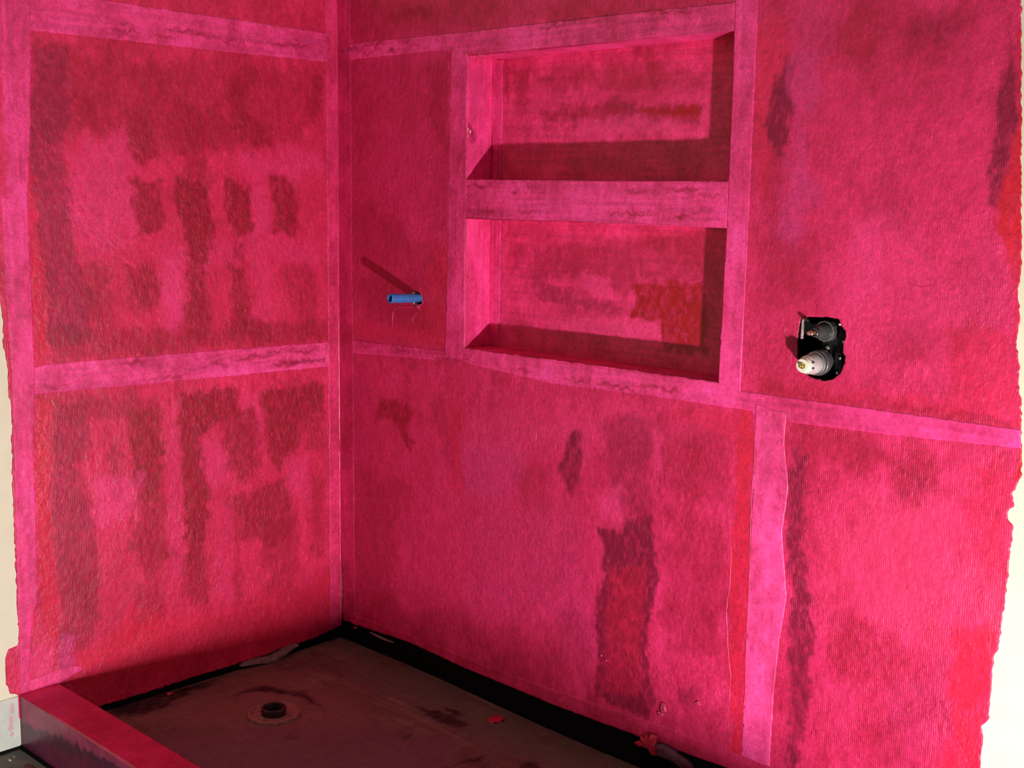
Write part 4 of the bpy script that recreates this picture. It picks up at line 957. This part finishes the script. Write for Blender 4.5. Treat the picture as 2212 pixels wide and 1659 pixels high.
# ------------------------------------------------------------------ scraps
def scrap(name, label, poly, z, thick, mat, cat='scrap', curl=.3):
    bm = bmesh.new()
    P = np.array(poly); c = P.mean(0)
    rings = []
    for f in (1, .7, .35):
        rings.append([bm.verts.new((c[0] + (p[0] - c[0]) * f, c[1] + (p[1] - c[1]) * f, z + thick * curl * (1 - f) + (thick * .8 if (i % 3 == 0 and f == 1) else 0))) for i, p in enumerate(poly)])
    for a, b in zip(rings, rings[1:]):
        for i in range(len(a)): bm.faces.new((a[i], a[(i + 1) % len(a)], b[(i + 1) % len(a)], b[i]))
    bm.faces.new(rings[-1])
    bmesh.ops.recalc_face_normals(bm, faces=bm.faces)
    o = mesh_bm(name, bm, mat, None, label=label, category=cat)
    md = o.modifiers.new('t', 'SOLIDIFY'); md.thickness = .0015
    return o
zp = float(pan_h(np.array([.785]), np.array([-.082]))[0])
ptl = [(.785 + .018 * math.cos(t) * (1 + .12 * math.sin(3 * t)) - .006 * math.sin(t), -.082 + .024 * math.sin(t) + .008 * math.cos(t)) for t in [i * math.pi / 9 for i in range(18)]]
scrap('membrane_scrap', 'bright crimson oval scrap lying on the pan right of the drain', ptl, zp + .002, .005, M_petal)
ptl = [(.030 + .010 * math.cos(t), -.645 + .010 * math.sin(t)) for t in [i * math.pi / 6 for i in range(12)]]
scrap('membrane_scrap', 'small pink crumb on the pan at the foot of the left wall', ptl, .001, .006, M_lump)
# torn scrap with its mauve strip leaning on the liner at the lower right
def leaning(name, key, mat, bulge, **props):
    P = ragged(SHAPES[key], .0006, .006, 8); c = np.mean(P, 0)
    bm = bmesh.new(); rings = []
    rs = np.random.RandomState(3)
    for f in (1, .8, .55, .25):
        rings.append([bm.verts.new((c[0] + (p[0] - c[0]) * f, -.012 - bulge * math.sqrt(1 - f * f) - .003 * rs.rand(), c[1] + (p[1] - c[1]) * f)) for p in P])
    for a, b in zip(rings, rings[1:]):
        for k in range(len(a)): bm.faces.new((a[k], a[(k + 1) % len(a)], b[(k + 1) % len(a)], b[k]))
    bm.faces.new(rings[-1]); bm.faces.new(list(reversed([bm.verts.new(v.co + Vector((0, .006, 0))) for v in rings[0]])))
    bmesh.ops.recalc_face_normals(bm, faces=bm.faces)
    return mesh_bm(name, bm, mat, None, **props)
leaning('membrane_scrap', 'scrap_pink', M_petal, .006, label='jagged pink torn scrap against the black liner at the lower right', category='scrap')
leaning('fleece_strip', 'scrap_mauve', simple_mat('mauve_fleece', (.16, .04, .10), .7, noise=(.09, .02, .05), scale=60, bump=.4), .012,
        label='crumpled mauve strip trailing from the jagged pink scrap', category='scrap')
blob('paint_drop', M_lump, None, (.0775, -.0038, .0515), (1, 0, 0), (0, 0, 1), .0065, .0050, .003, 44, .15, n=14,
     label='tiny round pink drop on the black liner beside the corner', category='paint drop')
for i, (x, y, s_) in enumerate(((.052, -1.122, .006), (.040, -1.105, .003))):
    blob('plaster_crumb', M_plaster, None, (x, y, -.032), (1, 0, 0), (0, 1, 0), s_, s_ * .6, s_ * .5, 80 + i, .4, n=9,
         label=('larger' if i == 0 else 'smaller') + ' pale plaster crumb on the floor outside the curb', category='crumb', group='plaster crumbs')
PAL['x'] = (0, 0, 0, 0)
blob('paint_stain', simple_mat('dried_crimson_paint', (.11, .02, .03), .6), floor, (.135, -1.105, -.0320), (1, 0, 0), (0, 1, 0), .035, .014, .0006, 90, .3)
